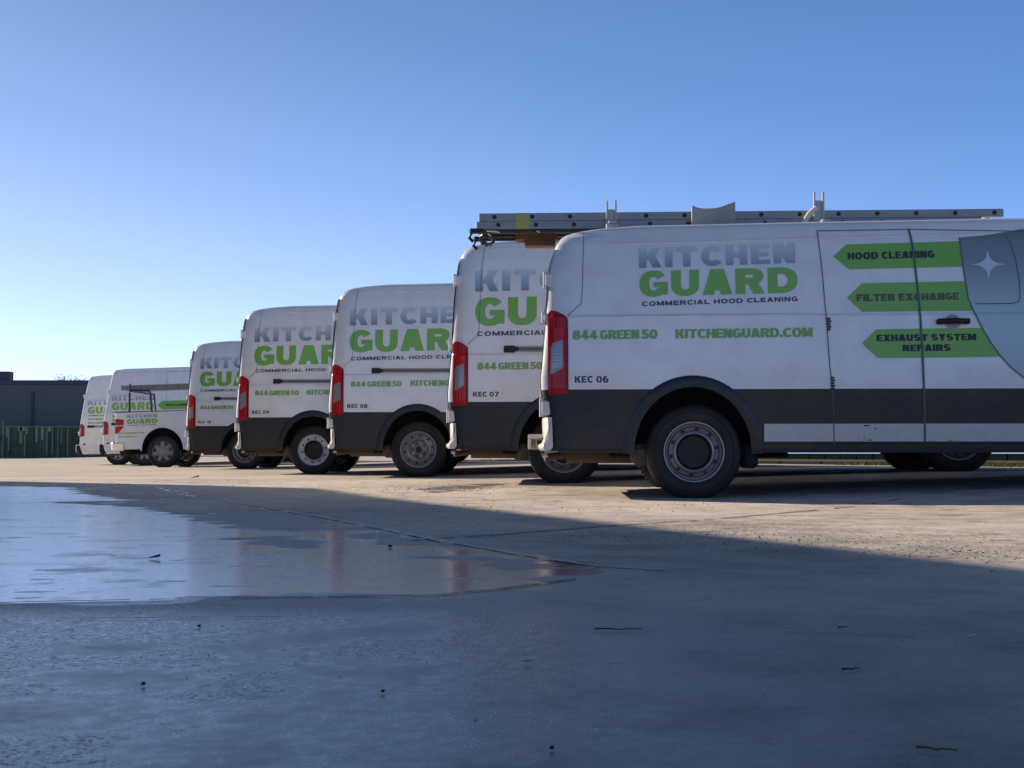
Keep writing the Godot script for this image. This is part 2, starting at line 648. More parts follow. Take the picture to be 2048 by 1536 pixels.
func arch_parts(o: Node3D, sh: Shell, cx: float, m: Material, rxi: float, ryi: float, rxo: float, ryo: float, cy: float, lift: float, inner: float):
	var K := 40
	for sg in [1.0, -1.0]:
		var b := B.new()
		var rows := []
		for k in K + 1:
			var a := lerpf(-0.02, PI + 0.02, float(k) / K)
			var row := []
			for j in 6:
				var t := j / 5.0
				var x := cx + cos(a) * lerpf(rxi, rxo, t)
				var y := cy + sin(a) * lerpf(ryi, ryo, t)
				var off := lift * sqrt(1.0 - t * t) + 0.004
				row.append(Vector3(x, y, sg * (sh.w(x, y) + off)))
			rows.append(row)
		strip_rows(b, rows, Vector3(0, 0, sg))
		for k in K:
			var q: Vector3 = rows[k][0]
			var r: Vector3 = rows[k + 1][0]
			b.quad(q, r, r - Vector3(0, 0, sg * 0.05), q - Vector3(0, 0, sg * 0.05), Vector3(cx - q.x, cy - q.y, 0))
		part("wheel_arch", b.done(), m, o)
		b = B.new()
		for k in 20:
			var a0 := PI * k / 20.0
			var a1 := PI * (k + 1) / 20.0
			var p0 := Vector3(cx + cos(a0) * (rxi + 0.02), cy - 0.02 + sin(a0) * (ryi + 0.02), sg * 0.985)
			var p1 := Vector3(cx + cos(a1) * (rxi + 0.02), cy - 0.02 + sin(a1) * (ryi + 0.02), sg * 0.985)
			var q0 := Vector3(p0.x, p0.y, sg * inner)
			var q1 := Vector3(p1.x, p1.y, sg * inner)
			b.quad(p0, p1, q1, q0, Vector3(cx - p0.x, cy - p0.y, 0))
			b.flat(q0, q1, Vector3(cx, cy, sg * inner), Vector3(0, 0, sg))
		part("wheel_housing", b.done(), M.underbody, o)

# ------------------------------------------------------------------ the delivery vans
func transit_shell(low: bool) -> Shell:
	var sh := Shell.new()
	sh.host = self
	var xr := [Vector2(0.34, -1.085), Vector2(0.60, -1.10), Vector2(0.72, -1.115), Vector2(0.80, -1.128), Vector2(0.90, -1.130), Vector2(1.05, -1.115), Vector2(1.25, -1.098), Vector2(1.45, -1.088)]
	if low:
		xr.append_array([Vector2(1.62, -1.083), Vector2(1.74, -1.066), Vector2(1.83, -1.044), Vector2(1.90, -1.018), Vector2(1.95, -0.985), Vector2(1.98, -0.945), Vector2(1.995, -0.895)])
	else:
		xr.append_array([Vector2(1.75, -1.074), Vector2(1.95, -1.057), Vector2(2.15, -1.032), Vector2(2.25, -1.008), Vector2(2.31, -0.975), Vector2(2.34, -0.94), Vector2(2.355, -0.89)])
	var t := 1.995 if low else 2.355
	sh.p = {
		"xr": xr, "xf": [Vector2(0.3, 4.66), Vector2(0.6, 4.74), Vector2(0.85, 4.70), Vector2(1.0, 4.62), Vector2(1.12, 4.42)],
		"s": [Vector2(-0.89, t), Vector2(0.9, t + 0.022), Vector2(2.3, t + 0.034), Vector2(2.8, t + 0.038), Vector2(2.98, t - 0.06), Vector2(3.32, lerpf(t, 1.38, 0.55)), Vector2(3.72, 1.36), Vector2(4.15, 1.24), Vector2(4.42, 1.12), Vector2(4.62, 1.0)],
		"w": [Vector2(0.3, 0.985), Vector2(0.5, 1.005), Vector2(0.8, 1.03), Vector2(1.0, 1.03), Vector2(1.35, 1.02), Vector2(1.7, 1.0), Vector2(2.0, 0.975), Vector2(2.2, 0.945), Vector2(2.32, 0.915), Vector2(2.4, 0.885)],
		"crown": [Vector2(-0.89, 0.0), Vector2(-0.82, 0.03), Vector2(-0.7, 0.06), Vector2(-0.4, 0.09), Vector2(2.3, 0.10), Vector2(3.6, 0.08), Vector2(4.4, 0.05)],
		"rx": 0.20, "rz": 0.095, "x0": -1.15, "x1": 4.74, "ytop": t, "roof0": -0.89, "rtop": t, "ftop": 1.0, "step": 1.352 if low else 1.268,
	}
	if low:
		sh.p.w = [Vector2(0.3, 0.985), Vector2(0.5, 1.005), Vector2(0.8, 1.03), Vector2(1.0, 1.03), Vector2(1.35, 1.02), Vector2(1.7, 0.995), Vector2(1.9, 0.968), Vector2(2.0, 0.94), Vector2(2.1, 0.90)]
	return sh

func fleet_number(sh: Shell, text: String) -> ArrayMesh:
	return letters(text, 0.25, 0.76, -0.878, -0.628, 0.853, 0.049, 0.0, 0.12, sh.side(0.0065))

func make_transit(low: bool) -> Node3D:
	var o := empty("delivery_van", self)
	var sh := transit_shell(low)
	var xs := grid_x(sh)
	var ys := grid_y(sh)
	var holes := [ellipse(-0.01, 0.34, 0.43, 0.483), ellipse(3.74, 0.46, 0.43, 0.44)]
	var belt := 0.804
	var r := Vector3(0, 0.05, 1)
	part("body", shell_mesh(sh, belt, holes, xs, ys), M.paint, o)
	# black lower wrap
	var b := B.new()
	var lower := sh.outline(0.35, belt)
	for sg in [1.0, -1.0]:
		sheet(lower, holes, xs, ys, sh.side(0.0, sg), Vector3(0, 0, sg), b)
	for back in [true, false]:
		var rows := []
		for y in [0.35, 0.45, 0.55, 0.65, 0.75, belt]:
			var row := []
			var x: float = sh.xr(y) if back else sh.xf(y)
			for k in 13:
				var t := k / 6.0 - 1.0
				row.append(Vector3(x - (0.02 if back else -0.10) * (1.0 - t * t), y, t * sh.w(x, y)))
			rows.append(row)
		strip_rows(b, rows, Vector3.LEFT if back else Vector3.RIGHT)
	var low_part := part("lower_cladding", b.done(), M.wrap_black, o)
	for q in [[-1.0, -0.46], [0.46, 3.25]]:
		for sg in [1.0, -1.0]:
			b = B.new()
			b.box(Vector3(q[0], 0.335, sg * 0.985 - 0.03), Vector3(q[1], 0.362, sg * 0.985 + 0.01), 0.01)
			part("sill_edge", b.done(), M.sill, low_part)
	b = sheet(rect(0.512, 0.418, 3.2, 0.548), [], xs, ys, sh.side(0.006), r)
	part("sill_strip", b.done(), M.sill_white, o)
	for cx in [[-0.01, 0.34], [3.74, 0.46]]:
		arch_parts(o, sh, cx[0], M.wrap_black, 0.43, 0.483 if cx[0] < 1 else 0.44, 0.515, 0.565 if cx[0] < 1 else 0.52, cx[1], 0.013, 0.62)
	# underbody
	b = B.new()
	b.box(Vector3(-1.02, 0.40, -0.93), Vector3(-0.47, 0.47, 0.93), 0.02)
	b.box(Vector3(-0.47, 0.56, -0.60), Vector3(4.4, 0.66, 0.60), 0.02)
	b.box(Vector3(0.48, 0.36, -0.93), Vector3(3.2, 0.46, 0.93), 0.02)
	for sg in [1.0, -1.0]:
		b.box(Vector3(-1.0, 0.40, sg * 0.48 - 0.04), Vector3(4.3, 0.52, sg * 0.48 + 0.04), 0.01)
		b.box(Vector3(-0.62, 0.30, sg * 0.58 - 0.035), Vector3(0.75, 0.335, sg * 0.58 + 0.035), 0.01)
	part("underbody", b.done(), M.underbody, o)
	b = B.new()
	b.tube([Vector3(0, 0.335, -0.8), Vector3(0, 0.335, 0.8)], 0.05, 12)
	b.tube([Vector3(-0.02, 0.335, -0.16), Vector3(0.02, 0.335, 0.0), Vector3(-0.02, 0.335, 0.16)], 0.13, 14)
	part("rear_axle", b.done(), M.underbody, o)
	b = B.new()
	b.tube([Vector3(-0.95, 0.33, 0.36), Vector3(-0.88, 0.33, 0.36), Vector3(-0.40, 0.33, 0.36), Vector3(-0.36, 0.34, 0.36)], 0.075, 14)
	b.tube([Vector3(-1.12, 0.30, 0.42), Vector3(-0.95, 0.32, 0.38)], 0.03, 10)
	part("exhaust", b.done(), M.rust, o)
	b = B.new()
	b.box(Vector3(-0.46, 0.24, 0.66), Vector3(-0.10, 0.40, 0.90), 0.05)
	part("spring_hanger", b.done(), M.dusty, o)
	b = B.new()
	b.box(Vector3(0.36, 0.22, 0.62), Vector3(0.48, 0.40, 0.92), 0.03)
	part("mud_flap", b.done(), M.underbody, o)
	# rear bumper: a pressed bar with a turned-in foot
	b = B.new()
	var prof := [Vector2(-1.105, 0.60), Vector2(-1.128, 0.598), Vector2(-1.132, 0.57), Vector2(-1.126, 0.44), Vector2(-1.140, 0.41), Vector2(-1.165, 0.395), Vector2(-1.168, 0.372), Vector2(-1.150, 0.352), Vector2(-1.115, 0.352), Vector2(-1.095, 0.38)]
	var rows := []
	for k in 25:
		var t := k / 12.0 - 1.0
		var row := []
		var z := 0.985 * signf(t) * pow(absf(t), 0.75)
		var back := 0.055 * pow(absf(t), 8.0)
		for q in prof:
			row.append(Vector3(q.x + back, q.y, z))
		rows.append(row)
	strip_rows(b, rows, Vector3.LEFT)
	for e in [0, 24]:
		for k in range(1, prof.size() - 1):
			b.flat(rows[e][0], rows[e][k], rows[e][k + 1], Vector3(0, 0, -1 if e == 0 else 1))
	part("rear_bumper", b.done(), M.bumper, o)
	if low:
		b = B.new()
		b.box(Vector3(-1.235, 0.442, -0.62), Vector3(-1.12, 0.466, 0.80), 0.008)
		b.box(Vector3(-1.235, 0.362, -0.62), Vector3(-1.212, 0.442, 0.80), 0.008)
		for k in 9:
			b.box(Vector3(-1.235, 0.470, -0.55 + k * 0.155), Vector3(-1.13, 0.476, -0.47 + k * 0.155), 0.002)
		part("step_plate", b.done(), M.bumper, o)
	b = B.new()
	b.box(Vector3(-1.13, 0.30, -0.06), Vector3(-0.9, 0.36, 0.0), 0.01)
	b.tube([Vector3(-1.13, 0.315, 0.60), Vector3(-1.09, 0.315, 0.60)], 0.014, 8)
	part("tow_eye", b.done(), M.bumper, o)
	# rear doors
	for sg in [1.0, -1.0]:
		b = B.new()
		var xb := func(z: float, y: float) -> Vector3:
			var ww := maxf(0.2, sh.w(sh.xr(y), y))
			return Vector3(sh.xr(y) - 0.02 * (1.0 - pow(z / ww, 2)) - 0.008, y, z)
		sheet(rect(minf(0.006 * sg, 0.925 * sg), 0.62, maxf(0.006 * sg, 0.925 * sg), sh.p.rtop - 0.12), [], span(-0.95, 0.95, 0.09), ys, xb, Vector3.LEFT, b)
		var door := part("rear_door", b.done(), M.paint, o)
		if sg < 0:
			b = B.new()
			b.box(Vector3(-1.155, 1.02, -0.16), Vector3(-1.125, 1.06, -0.02), 0.01)
			part("handle", b.done(), M.black, door)
	b = B.new()
	b.box(Vector3(-1.160, 0.66, -0.28), Vector3(-1.150, 0.82, 0.28), 0.003)
	part("licence_plate", b.done(), M.plate, o)
	# hinges on the rear corner
	var hy := [0.67, 1.345, 1.63] if low else [0.67, 1.345, 2.0]
	for y in hy:
		b = B.new()
		var x: float = sh.xr(y)
		var wz: float = sh.w(x + 0.04, y)
		var hh := 0.055 if y < 0.7 else (0.028 if y < 1.4 else 0.05)
		if y > 0.7 and y < 1.4:
			wz -= 0.03
		b.box(Vector3(x - 0.022, y - hh, wz - 0.045), Vector3(x + 0.05, y + hh, wz + 0.008), 0.012)
		b.tube([Vector3(x - 0.018, y - hh - 0.012, wz - 0.02), Vector3(x - 0.018, y + hh + 0.012, wz - 0.02)], 0.017, 10)
		part("door_hinge", b.done(), M.hinge, o)
	# tail lights
	for sg in [1.0, -1.0]:
		var ripple := func(x: float, y: float) -> Vector3:
			return Vector3(x, y, sg * (sh.w(x, y) + 0.010 + 0.0010 * sin(x * 210.0)))
		var lens := poly([Vector2(-1.080, 1.352), Vector2(-1.073, 1.384), Vector2(-1.052, 1.396), Vector2(-1.015, 1.390), Vector2(-0.968, 1.366), Vector2(-0.932, 1.338), Vector2(-0.926, 1.25), Vector2(-0.924, 0.79), Vector2(-0.930, 0.776), Vector2(-1.070, 0.766), Vector2(-1.076, 0.785), Vector2(-1.078, 1.0)])
		var fine := span(-1.13, -0.91, 0.0075)
		b = sheet(lens, [], fine, ys, ripple, Vector3(0, 0, sg))
		for i in lens.size():
			var p: Vector2 = lens[i]
			var q: Vector2 = lens[(i + 1) % lens.size()]
			var f := sh.side(0.011, sg)
			var g := sh.side(-0.005, sg)
			b.quad(f.call(p.x, p.y), f.call(q.x, q.y), g.call(q.x, q.y), g.call(p.x, p.y), Vector3(p.x + 1.01, p.y - 1.08, sg * 0.2))
		var tl := part("tail_light", b.done(), M.red_lens, o)
		b = sheet(poly([Vector2(-1.058, 0.925), Vector2(-1.056, 1.118), Vector2(-1.042, 1.150), Vector2(-0.966, 1.176), Vector2(-0.961, 0.975), Vector2(-0.972, 0.958), Vector2(-1.05, 0.915)]), [], fine, ys, sh.side(0.0135, sg), Vector3(0, 0, sg))
		part("lens_frame", b.done(), M.lens_frame, tl)
		b = sheet(poly([Vector2(-1.048, 0.945), Vector2(-1.045, 1.115), Vector2(-1.036, 1.134), Vector2(-0.976, 1.156), Vector2(-0.972, 0.98), Vector2(-0.98, 0.97)]), [], fine, span(0.9, 1.2, 0.012), func(x: float, y: float) -> Vector3: return Vector3(x, y, sg * (sh.w(x, y) + 0.0155 + 0.0018 * sin(y * 260.0))), Vector3(0, 0, sg))
		part("reversing_lens", b.done(), M.clear_lens, tl)
		b = sheet(poly([Vector2(-1.03, 1.16), Vector2(-1.03, 1.255), Vector2(-0.955, 1.265), Vector2(-0.955, 1.195)]), [], fine, ys, sh.side(0.0145, sg), Vector3(0, 0, sg))
		part("brake_reflector", b.done(), M.red_bright, tl)
		b = sheet(rect(-0.944, 0.80, -0.928, 1.325), [], fine, ys, sh.side(0.0145, sg), Vector3(0, 0, sg))
		part("lens_edge", b.done(), M.red_dark, tl)
	# seams of the rear quarter
	var sy: float = sh.p.ytop
	var seams := [[[Vector2(-0.772, sy - 0.012), Vector2(-0.800, sy - 0.25), Vector2(-0.822, 1.50), Vector2(-0.833, 1.45), Vector2(-0.93, 1.362)], 0.0045]]
	if low:
		seams = [[[Vector2(-0.808, sy - 0.01), Vector2(-0.818, 1.60), Vector2(-0.826, 1.445), Vector2(-0.928, 1.355)], 0.0045],
			[[Vector2(0.923, 1.985), Vector2(0.948, 1.694), Vector2(0.966, 1.405), Vector2(0.989, 0.973), Vector2(1.008, 0.80), Vector2(1.021, 0.40)], 0.007],
			[[Vector2(1.598, 1.995), Vector2(1.617, 1.848), Vector2(1.646, 1.458), Vector2(1.661, 1.042), Vector2(1.670, 0.685), Vector2(1.676, 0.42)], 0.016],
			[[Vector2(0.92, 1.984), Vector2(1.6, 1.990), Vector2(2.9, 1.955)], 0.006]]
	else:
		seams.append([[Vector2(0.95, sy - 0.03), Vector2(0.97, 1.4), Vector2(1.02, 0.40)], 0.007])
		seams.append([[Vector2(2.28, sy - 0.06), Vector2(2.32, 1.4), Vector2(2.34, 0.40)], 0.009])
	for q in seams:
		b = sheet(ribbon(q[0], q[1]), [], xs, ys, sh.side(0.0075), r)
		part("panel_gap", b.done(), M.gap, o)
	# pressed creases: thin raised beads
	var bead := func(x0: float, y0: float, x1: float, y1: float, h: float) -> B:
		var bb := B.new()
		var rws := []
		for k in 25:
			var x := lerpf(x0, x1, k / 24.0)
			var y := lerpf(y0, y1, k / 24.0)
			var row := []
			for j in 5:
				var t := j / 4.0
				var up: float = y + (t - 0.5) * h
				row.append(Vector3(x, up, sh.w(x, up) + 0.0005 + 0.004 * sin(PI * t) * (1.0 if k > 0 and k < 24 else 0.0)))
			rws.append(row)
		strip_rows(bb, rws, Vector3(0, 0, 1))
		return bb
	var lines := [[-0.724, 1.893, 2.4, 1.958, 0.016], [-0.544, 1.346, 0.92, 1.356, 0.018]] if low else [[-0.76, sy - 0.045, 2.3, sy - 0.02, 0.014], [-0.50, 2.09, 0.0, 2.10, 0.012]]
	for q in lines:
		part("body_crease", bead.call(q[0], q[1], q[2], q[3], q[4]).done(), M.paint, o)
	# printed graphics
	var f := sh.side(0.004)
	var fade := [Color(0.15, 0.24, 0.34), Color(0.50, 0.61, 0.72)]
	if low:
		part("lettering", letters("KITCHEN", 0.37, 1.05, -0.398, 0.756, 1.709, 0.150, 0.027, 0.18, f, fade), M.vcol, o)
		part("lettering", letters("GUARD", 0.375, 1.08, -0.396, 0.769, 1.492, 0.192, 0.021, 0.13, f), M.green, o)
		part("lettering", letters("COMMERCIAL HOOD CLEANING", 0.26, 1.05, -0.377, 0.766, 1.421, 0.034, 0.029, 0.22, f), M.navy, o)
		part("lettering", letters("844 GREEN 50", 0.25, 0.66, -0.893, -0.267, 1.173, 0.068, 0.009, 0.03, f), M.green_dark, o)
		part("lettering", letters("KITCHENGUARD.COM", 0.25, 0.68, -0.134, 0.87, 1.179, 0.068, 0.008, 0.03, f), M.green_dark, o)
	else:
		part("lettering", letters("KITCHEN", 0.37, 1.05, -0.861, 0.71, 1.880, 0.208, 0.022, 0.18, f, fade), M.vcol, o)
		part("lettering", letters("GUARD", 0.375, 1.08, -0.86, 0.72, 1.543, 0.275, 0.019, 0.13, f), M.green, o)
		part("lettering", letters("COMMERCIAL HOOD CLEANING", 0.26, 1.05, -0.839, 0.72, 1.443, 0.044, 0.018, 0.22, f), M.navy, o)
		part("lettering", letters("844 GREEN 50", 0.25, 0.66, -0.837, -0.207, 1.114, 0.068, 0.010, 0.03, f), M.green_dark, o)
		part("lettering", letters("KITCHENGUARD.COM", 0.25, 0.68, -0.098, 0.91, 1.124, 0.068, 0.008, 0.03, f), M.green_dark, o)
	b = sheet(rect(-0.895, 0.838, -0.608, 0.918), [], xs, ys, f, r)
	part("number_label", b.done(), M.sticker, o)
	part("fleet_number", fleet_number(sh, "KEC 06" if low else "KEC 07"), M.navy, o)
	if low:
		var g := sh.side(0.0035)
		for q in [[Vector2(1.034, 1.787), Vector2(1.132, 1.877), Vector2(1.962, 1.895), Vector2(1.971, 1.703), Vector2(1.149, 1.688)],
			[Vector2(1.127, 1.476), Vector2(1.236, 1.583), Vector2(1.981, 1.594), Vector2(2.001, 1.471), Vector2(2.033, 1.374), Vector2(1.234, 1.371)],
			[Vector2(1.227, 1.137), Vector2(1.332, 1.240), Vector2(2.094, 1.247), Vector2(2.150, 1.141), Vector2(2.217, 1.034), Vector2(1.337, 1.028)]]:
			b = sheet(poly(q), [], xs, ys, g, r)
			part("arrow_graphic", b.done(), M.green, o)
		var h := sh.side(0.0055)
		part("lettering", letters("HOOD CLEANING", 0.31, 0.80, 1.139, 1.773, 1.761, 0.053, 0.018, 0.06, h), M.ink, o)
		part("lettering", letters("FILTER EXCHANGE", 0.31, 0.80, 1.194, 1.939, 1.447, 0.053, 0.013, 0.06, h), M.ink_pale, o)
		part("lettering", letters("EXHAUST SYSTEM", 0.31, 0.80, 1.332, 2.050, 1.151, 0.049, 0.007, 0.06, h), M.ink, o)
		part("lettering", letters("REPAIRS", 0.31, 0.80, 1.518, 1.865, 1.076, 0.049, 0.007, 0.06, h), M.ink, o)
		# the printed shield with a star over the side window
		var star_poly := poly([Vector2(1.962, 1.923), Vector2(1.968, 1.80), Vector2(1.978, 1.690), Vector2(2.003, 1.471), Vector2(2.044, 1.357), Vector2(2.098, 1.239), Vector2(2.152, 1.141), Vector2(2.214, 1.048), Vector2(2.291, 0.959), Vector2(2.387, 0.878), Vector2(2.62, 0.82), Vector2(2.86, 1.1), Vector2(2.90, 1.9), Vector2(2.56, 1.968), Vector2(2.42, 1.985), Vector2(2.294, 1.962), Vector2(2.134, 1.936)])
		var bs := B.new()
		sheet(star_poly, [], xs, ys, sh.side(0.0045), r, bs)
		var sm := bs.done()
		part("shield_graphic", tint_mesh(sm, [Vector2(0.85, 0.44), Vector2(1.25, 0.50), Vector2(1.42, 0.46), Vector2(1.54, 0.36), Vector2(1.72, 0.24), Vector2(1.95, 0.18)]), M.vcol, o)
		b = sheet(ribbon([Vector2(1.962, 1.923), Vector2(1.968, 1.80), Vector2(1.978, 1.690), Vector2(2.003, 1.471), Vector2(2.044, 1.357), Vector2(2.098, 1.239), Vector2(2.152, 1.141), Vector2(2.214, 1.048), Vector2(2.291, 0.959), Vector2(2.387, 0.878), Vector2(2.62, 0.82)], 0.010), [], xs, ys, sh.side(0.006), r)
		part("shield_outline", b.done(), M.slate, o)
		var st := []
		for k in 48:
			var a := TAU * k / 48.0
			var c := absf(cos(a))
			var s := absf(sin(a))
			var rr := 0.125 / pow(pow(c, 0.42) + pow(s, 0.42), 1.0 / 0.42)
			rr = minf(0.125, rr * 1.25 + 0.004)
			st.append(Vector2(2.157 + cos(a) * rr * (1.0 if absf(sin(a)) > 0.02 else 1.0), 1.718 + sin(a) * rr * 0.92))
		b = sheet(poly(st), [], span(2.0, 2.3, 0.03), span(1.55, 1.86, 0.03), sh.side(0.0065), r)
		part("star_graphic", b.done(), M.star, o)
		b = sheet(ribbon([Vector2(2.286, 1.953), Vector2(2.310, 1.915), Vector2(2.332, 1.862), Vector2(2.361, 1.728), Vector2(2.378, 1.566), Vector2(2.374, 1.47), Vector2(2.362, 1.438), Vector2(2.316, 1.426), Vector2(2.05, 1.424)], 0.008), [], xs, ys, sh.side(0.0062), r)
		part("window_edge", b.done(), M.slate, o)
		b = B.new()
		b.tube([Vector3(1.775, 1.293, sh.w(1.8, 1.29) + 0.035), Vector3(1.884, 1.296, sh.w(1.88, 1.29) + 0.05), Vector3(1.995, 1.293, sh.w(2.0, 1.29) + 0.035)], 0.021, 10)
		b.box(Vector3(1.765, 1.274, 1.0), Vector3(1.80, 1.312, sh.w(1.8, 1.29) + 0.04), 0.012)
		b.box(Vector3(1.965, 1.274, 1.0), Vector3(2.0, 1.312, sh.w(2.0, 1.29) + 0.04), 0.012)
		var hd := part("door_handle", b.done(), M.black, o)
		b = sheet(ellipse(1.884, 1.292, 0.058, 0.055, 24), [], span(1.8, 1.97, 0.03), span(1.22, 1.36, 0.03), sh.side(0.008), r)
		part("handle_recess", b.done(), M.grey_cup, hd)
		for q in [Vector2(0.985, 1.28), Vector2(1.006, 0.845)]:
			b = B.new()
			for k in 5:
				var y: float = q.y - 0.04 + k * 0.02
				b.box(Vector3(q.x - 0.012, y - 0.007, sh.w(q.x, y) - 0.005), Vector3(q.x + 0.014 + 0.006 * (k % 2), y + 0.007, sh.w(q.x, y) + 0.014), 0.003)
			part("side_door_hinge", b.done(), M.rust_dark, o)
		# scuffs on the white sill strip
		b = B.new()
		for q in [[1.255, 0.534, 0.05, 0.010], [1.318, 0.512, 0.014, 0.012], [1.236, 0.43, 0.004, 0.075], [1.28, 0.428, 0.03, 0.008], [1.86, 0.425, 0.04, 0.006]]:
			sheet(ellipse(q[0], q[1], q[2] * 0.5, q[3] * 0.5, 10), [], xs, ys, sh.side(0.0075), r, b)
		part("sill_scuff", b.done(), M.rust_dark, o)
	else:
		b = sheet(rect(-0.50, 1.288, 2.25, 1.343), [], xs, ys, sh.side(0.005), r)
		var rail := part("door_track", b.done(), M.track, o)
		b = sheet(rect(-0.48, 1.305, 2.25, 1.327), [], xs, ys, sh.side(0.0065), r)
		part("track_slot", b.done(), M.track_dark, rail)
		b = B.new()
		var wz := sh.w(-0.5, 1.31)
		b.box(Vector3(-0.581, 1.281, wz - 0.02), Vector3(-0.468, 1.349, wz + 0.018), 0.012)
		b.box(Vector3(-0.47, 1.296, wz - 0.02), Vector3(-0.435, 1.336, wz + 0.012), 0.008)
		part("track_end_cap", b.done(), M.black, rail)
		b = sheet(ellipse(-0.815, 0.705, 0.038, 0.038, 20), [], span(-0.9, -0.7, 0.03), span(0.6, 0.8, 0.03), sh.side(0.004), r)
		part("parking_sensor", b.done(), M.black_satin, o)
	# cab: glass, lamps, mirrors
	var gl := [poly([Vector2(2.46, 1.40), Vector2(2.46, sy - 0.16), Vector2(2.72, sy - 0.20), Vector2(3.28, 1.46), Vector2(3.2, 1.38)])]
	for sg in [1.0, -1.0]:
		if not low or sg < 0:
			b = sheet(gl[0], [], xs, ys, sh.side(0.005, sg), Vector3(0, 0, sg))
			part("side_window", b.done(), M.glass_dark, o)
		b = B.new()
		b.box(Vector3(3.05, 1.38, sg * 1.08 - 0.09), Vector3(3.22, 1.70, sg * 1.14 + 0.09), 0.04)
		b.box(Vector3(3.1, 1.36, minf(sg * 0.96, sg * 1.1)), Vector3(3.2, 1.42, maxf(sg * 0.96, sg * 1.1)), 0.01)
		part("wing_mirror", b.done(), M.black_satin, o)
		b = sheet(poly([Vector2(4.18, 0.88), Vector2(4.20, 1.12), Vector2(4.40, 1.06), Vector2(4.60, 0.96), Vector2(4.63, 0.84)]), [], span(4.1, 4.7, 0.02), ys, sh.side(0.008, sg), Vector3(0, 0, sg))
		part("headlight", b.done(), M.clear_lens, o)
	b = B.new()
	rows = []
	for x in span(3.0, 3.66, 0.06):
		var row := []
		for k in 17:
			var a := lerpf(0.10, 0.90, k / 16.0) * PI
			var y := sh.s(x)
			row.append(Vector3(x, y + tab(sh.p.crown, x) * pow(sin(a), 0.75) + 0.006, signf(cos(a)) * pow(absf(cos(a)), 0.85) * sh.w(x, y - 0.001)))
		rows.append(row)
	strip_rows(b, rows, Vector3(0.5, 1, 0))
	part("windscreen", b.done(), M.glass_dark, o)
	b = B.new()
	b.box(Vector3(4.72, 0.60, -0.55), Vector3(4.86, 0.86, 0.55), 0.03)
	part("grille", b.done(), M.black, o)
	var style := 0
	for q in [[0.0, 0.342, 1.0], [0.0, 0.342, -1.0], [3.75, 0.462, 1.0], [3.75, 0.462, -1.0]]:
		wheel(o, Vector3(q[0], q[1], q[2] * 0.99), q[2], style)
	if low:
		var rack := empty("roof_rack", o)
		for x in [-0.59, 1.03]:
			b = B.new()
			b.box(Vector3(x - 0.03, 2.085, -0.74), Vector3(x + 0.03, 2.112, 0.74), 0.006)
			for sg in [1.0, -1.0]:
				b.box(Vector3(x - 0.05, 2.01, sg * 0.72 - 0.03), Vector3(x + 0.05, 2.09, sg * 0.72 + 0.03), 0.01)
			part("crossbar", b.done(), M.rack, rack)
			b = B.new()
			var up: float = 2.255 if x < 0 else 2.31
			b.box(Vector3(x - 0.042, 2.10, 0.410), Vector3(x + 0.042, up, 0.420), 0.003)
			b.box(Vector3(x - 0.042, 2.10, 0.410), Vector3(x - 0.026, up + 0.066, 0.436), 0.004)
			b.box(Vector3(x + 0.026, 2.10, 0.410), Vector3(x + 0.042, up + 0.066, 0.436), 0.004)
			part("ladder_hook", b.done(), M.rack, rack)
		b = B.new()
		b.tube([Vector3(0.90, 2.115, 0.45), Vector3(0.955, 2.20, 0.45), Vector3(1.01, 2.245, 0.445)], 0.022, 8)
		part("clamp", b.done(), M.cream, rack)
	return o

# grey-blue print whose tone runs with height
func tint_mesh(m: ArrayMesh, tones: Array) -> ArrayMesh:
	var arr := m.surface_get_arrays(0)
	var vs: PackedVector3Array = arr[Mesh.ARRAY_VERTEX]
	var cs := PackedColorArray()
	for v in vs:
		var t := tab(tones, v.y)
		cs.append(Color(t * 0.84, t * 1.14, t * 1.34))
	arr[Mesh.ARRAY_COLOR] = cs
	var out := ArrayMesh.new()
	out.add_surface_from_arrays(Mesh.PRIMITIVE_TRIANGLES, arr)
	return out

# ------------------------------------------------------------------ ground height
func ground_y(x: float, z: float) -> float:
	var base := lerpf(-0.035, 0.0, smoothstep(9.5, 13.0, z))
	base = lerpf(base, -0.05, smoothstep(27.0, 33.0, z))
	var s := (x - 1.34) * 0.923 + (z - 9.93) * 0.384 - 0.25
	return base + clampf(s, 0.0, 3.6) * 0.036

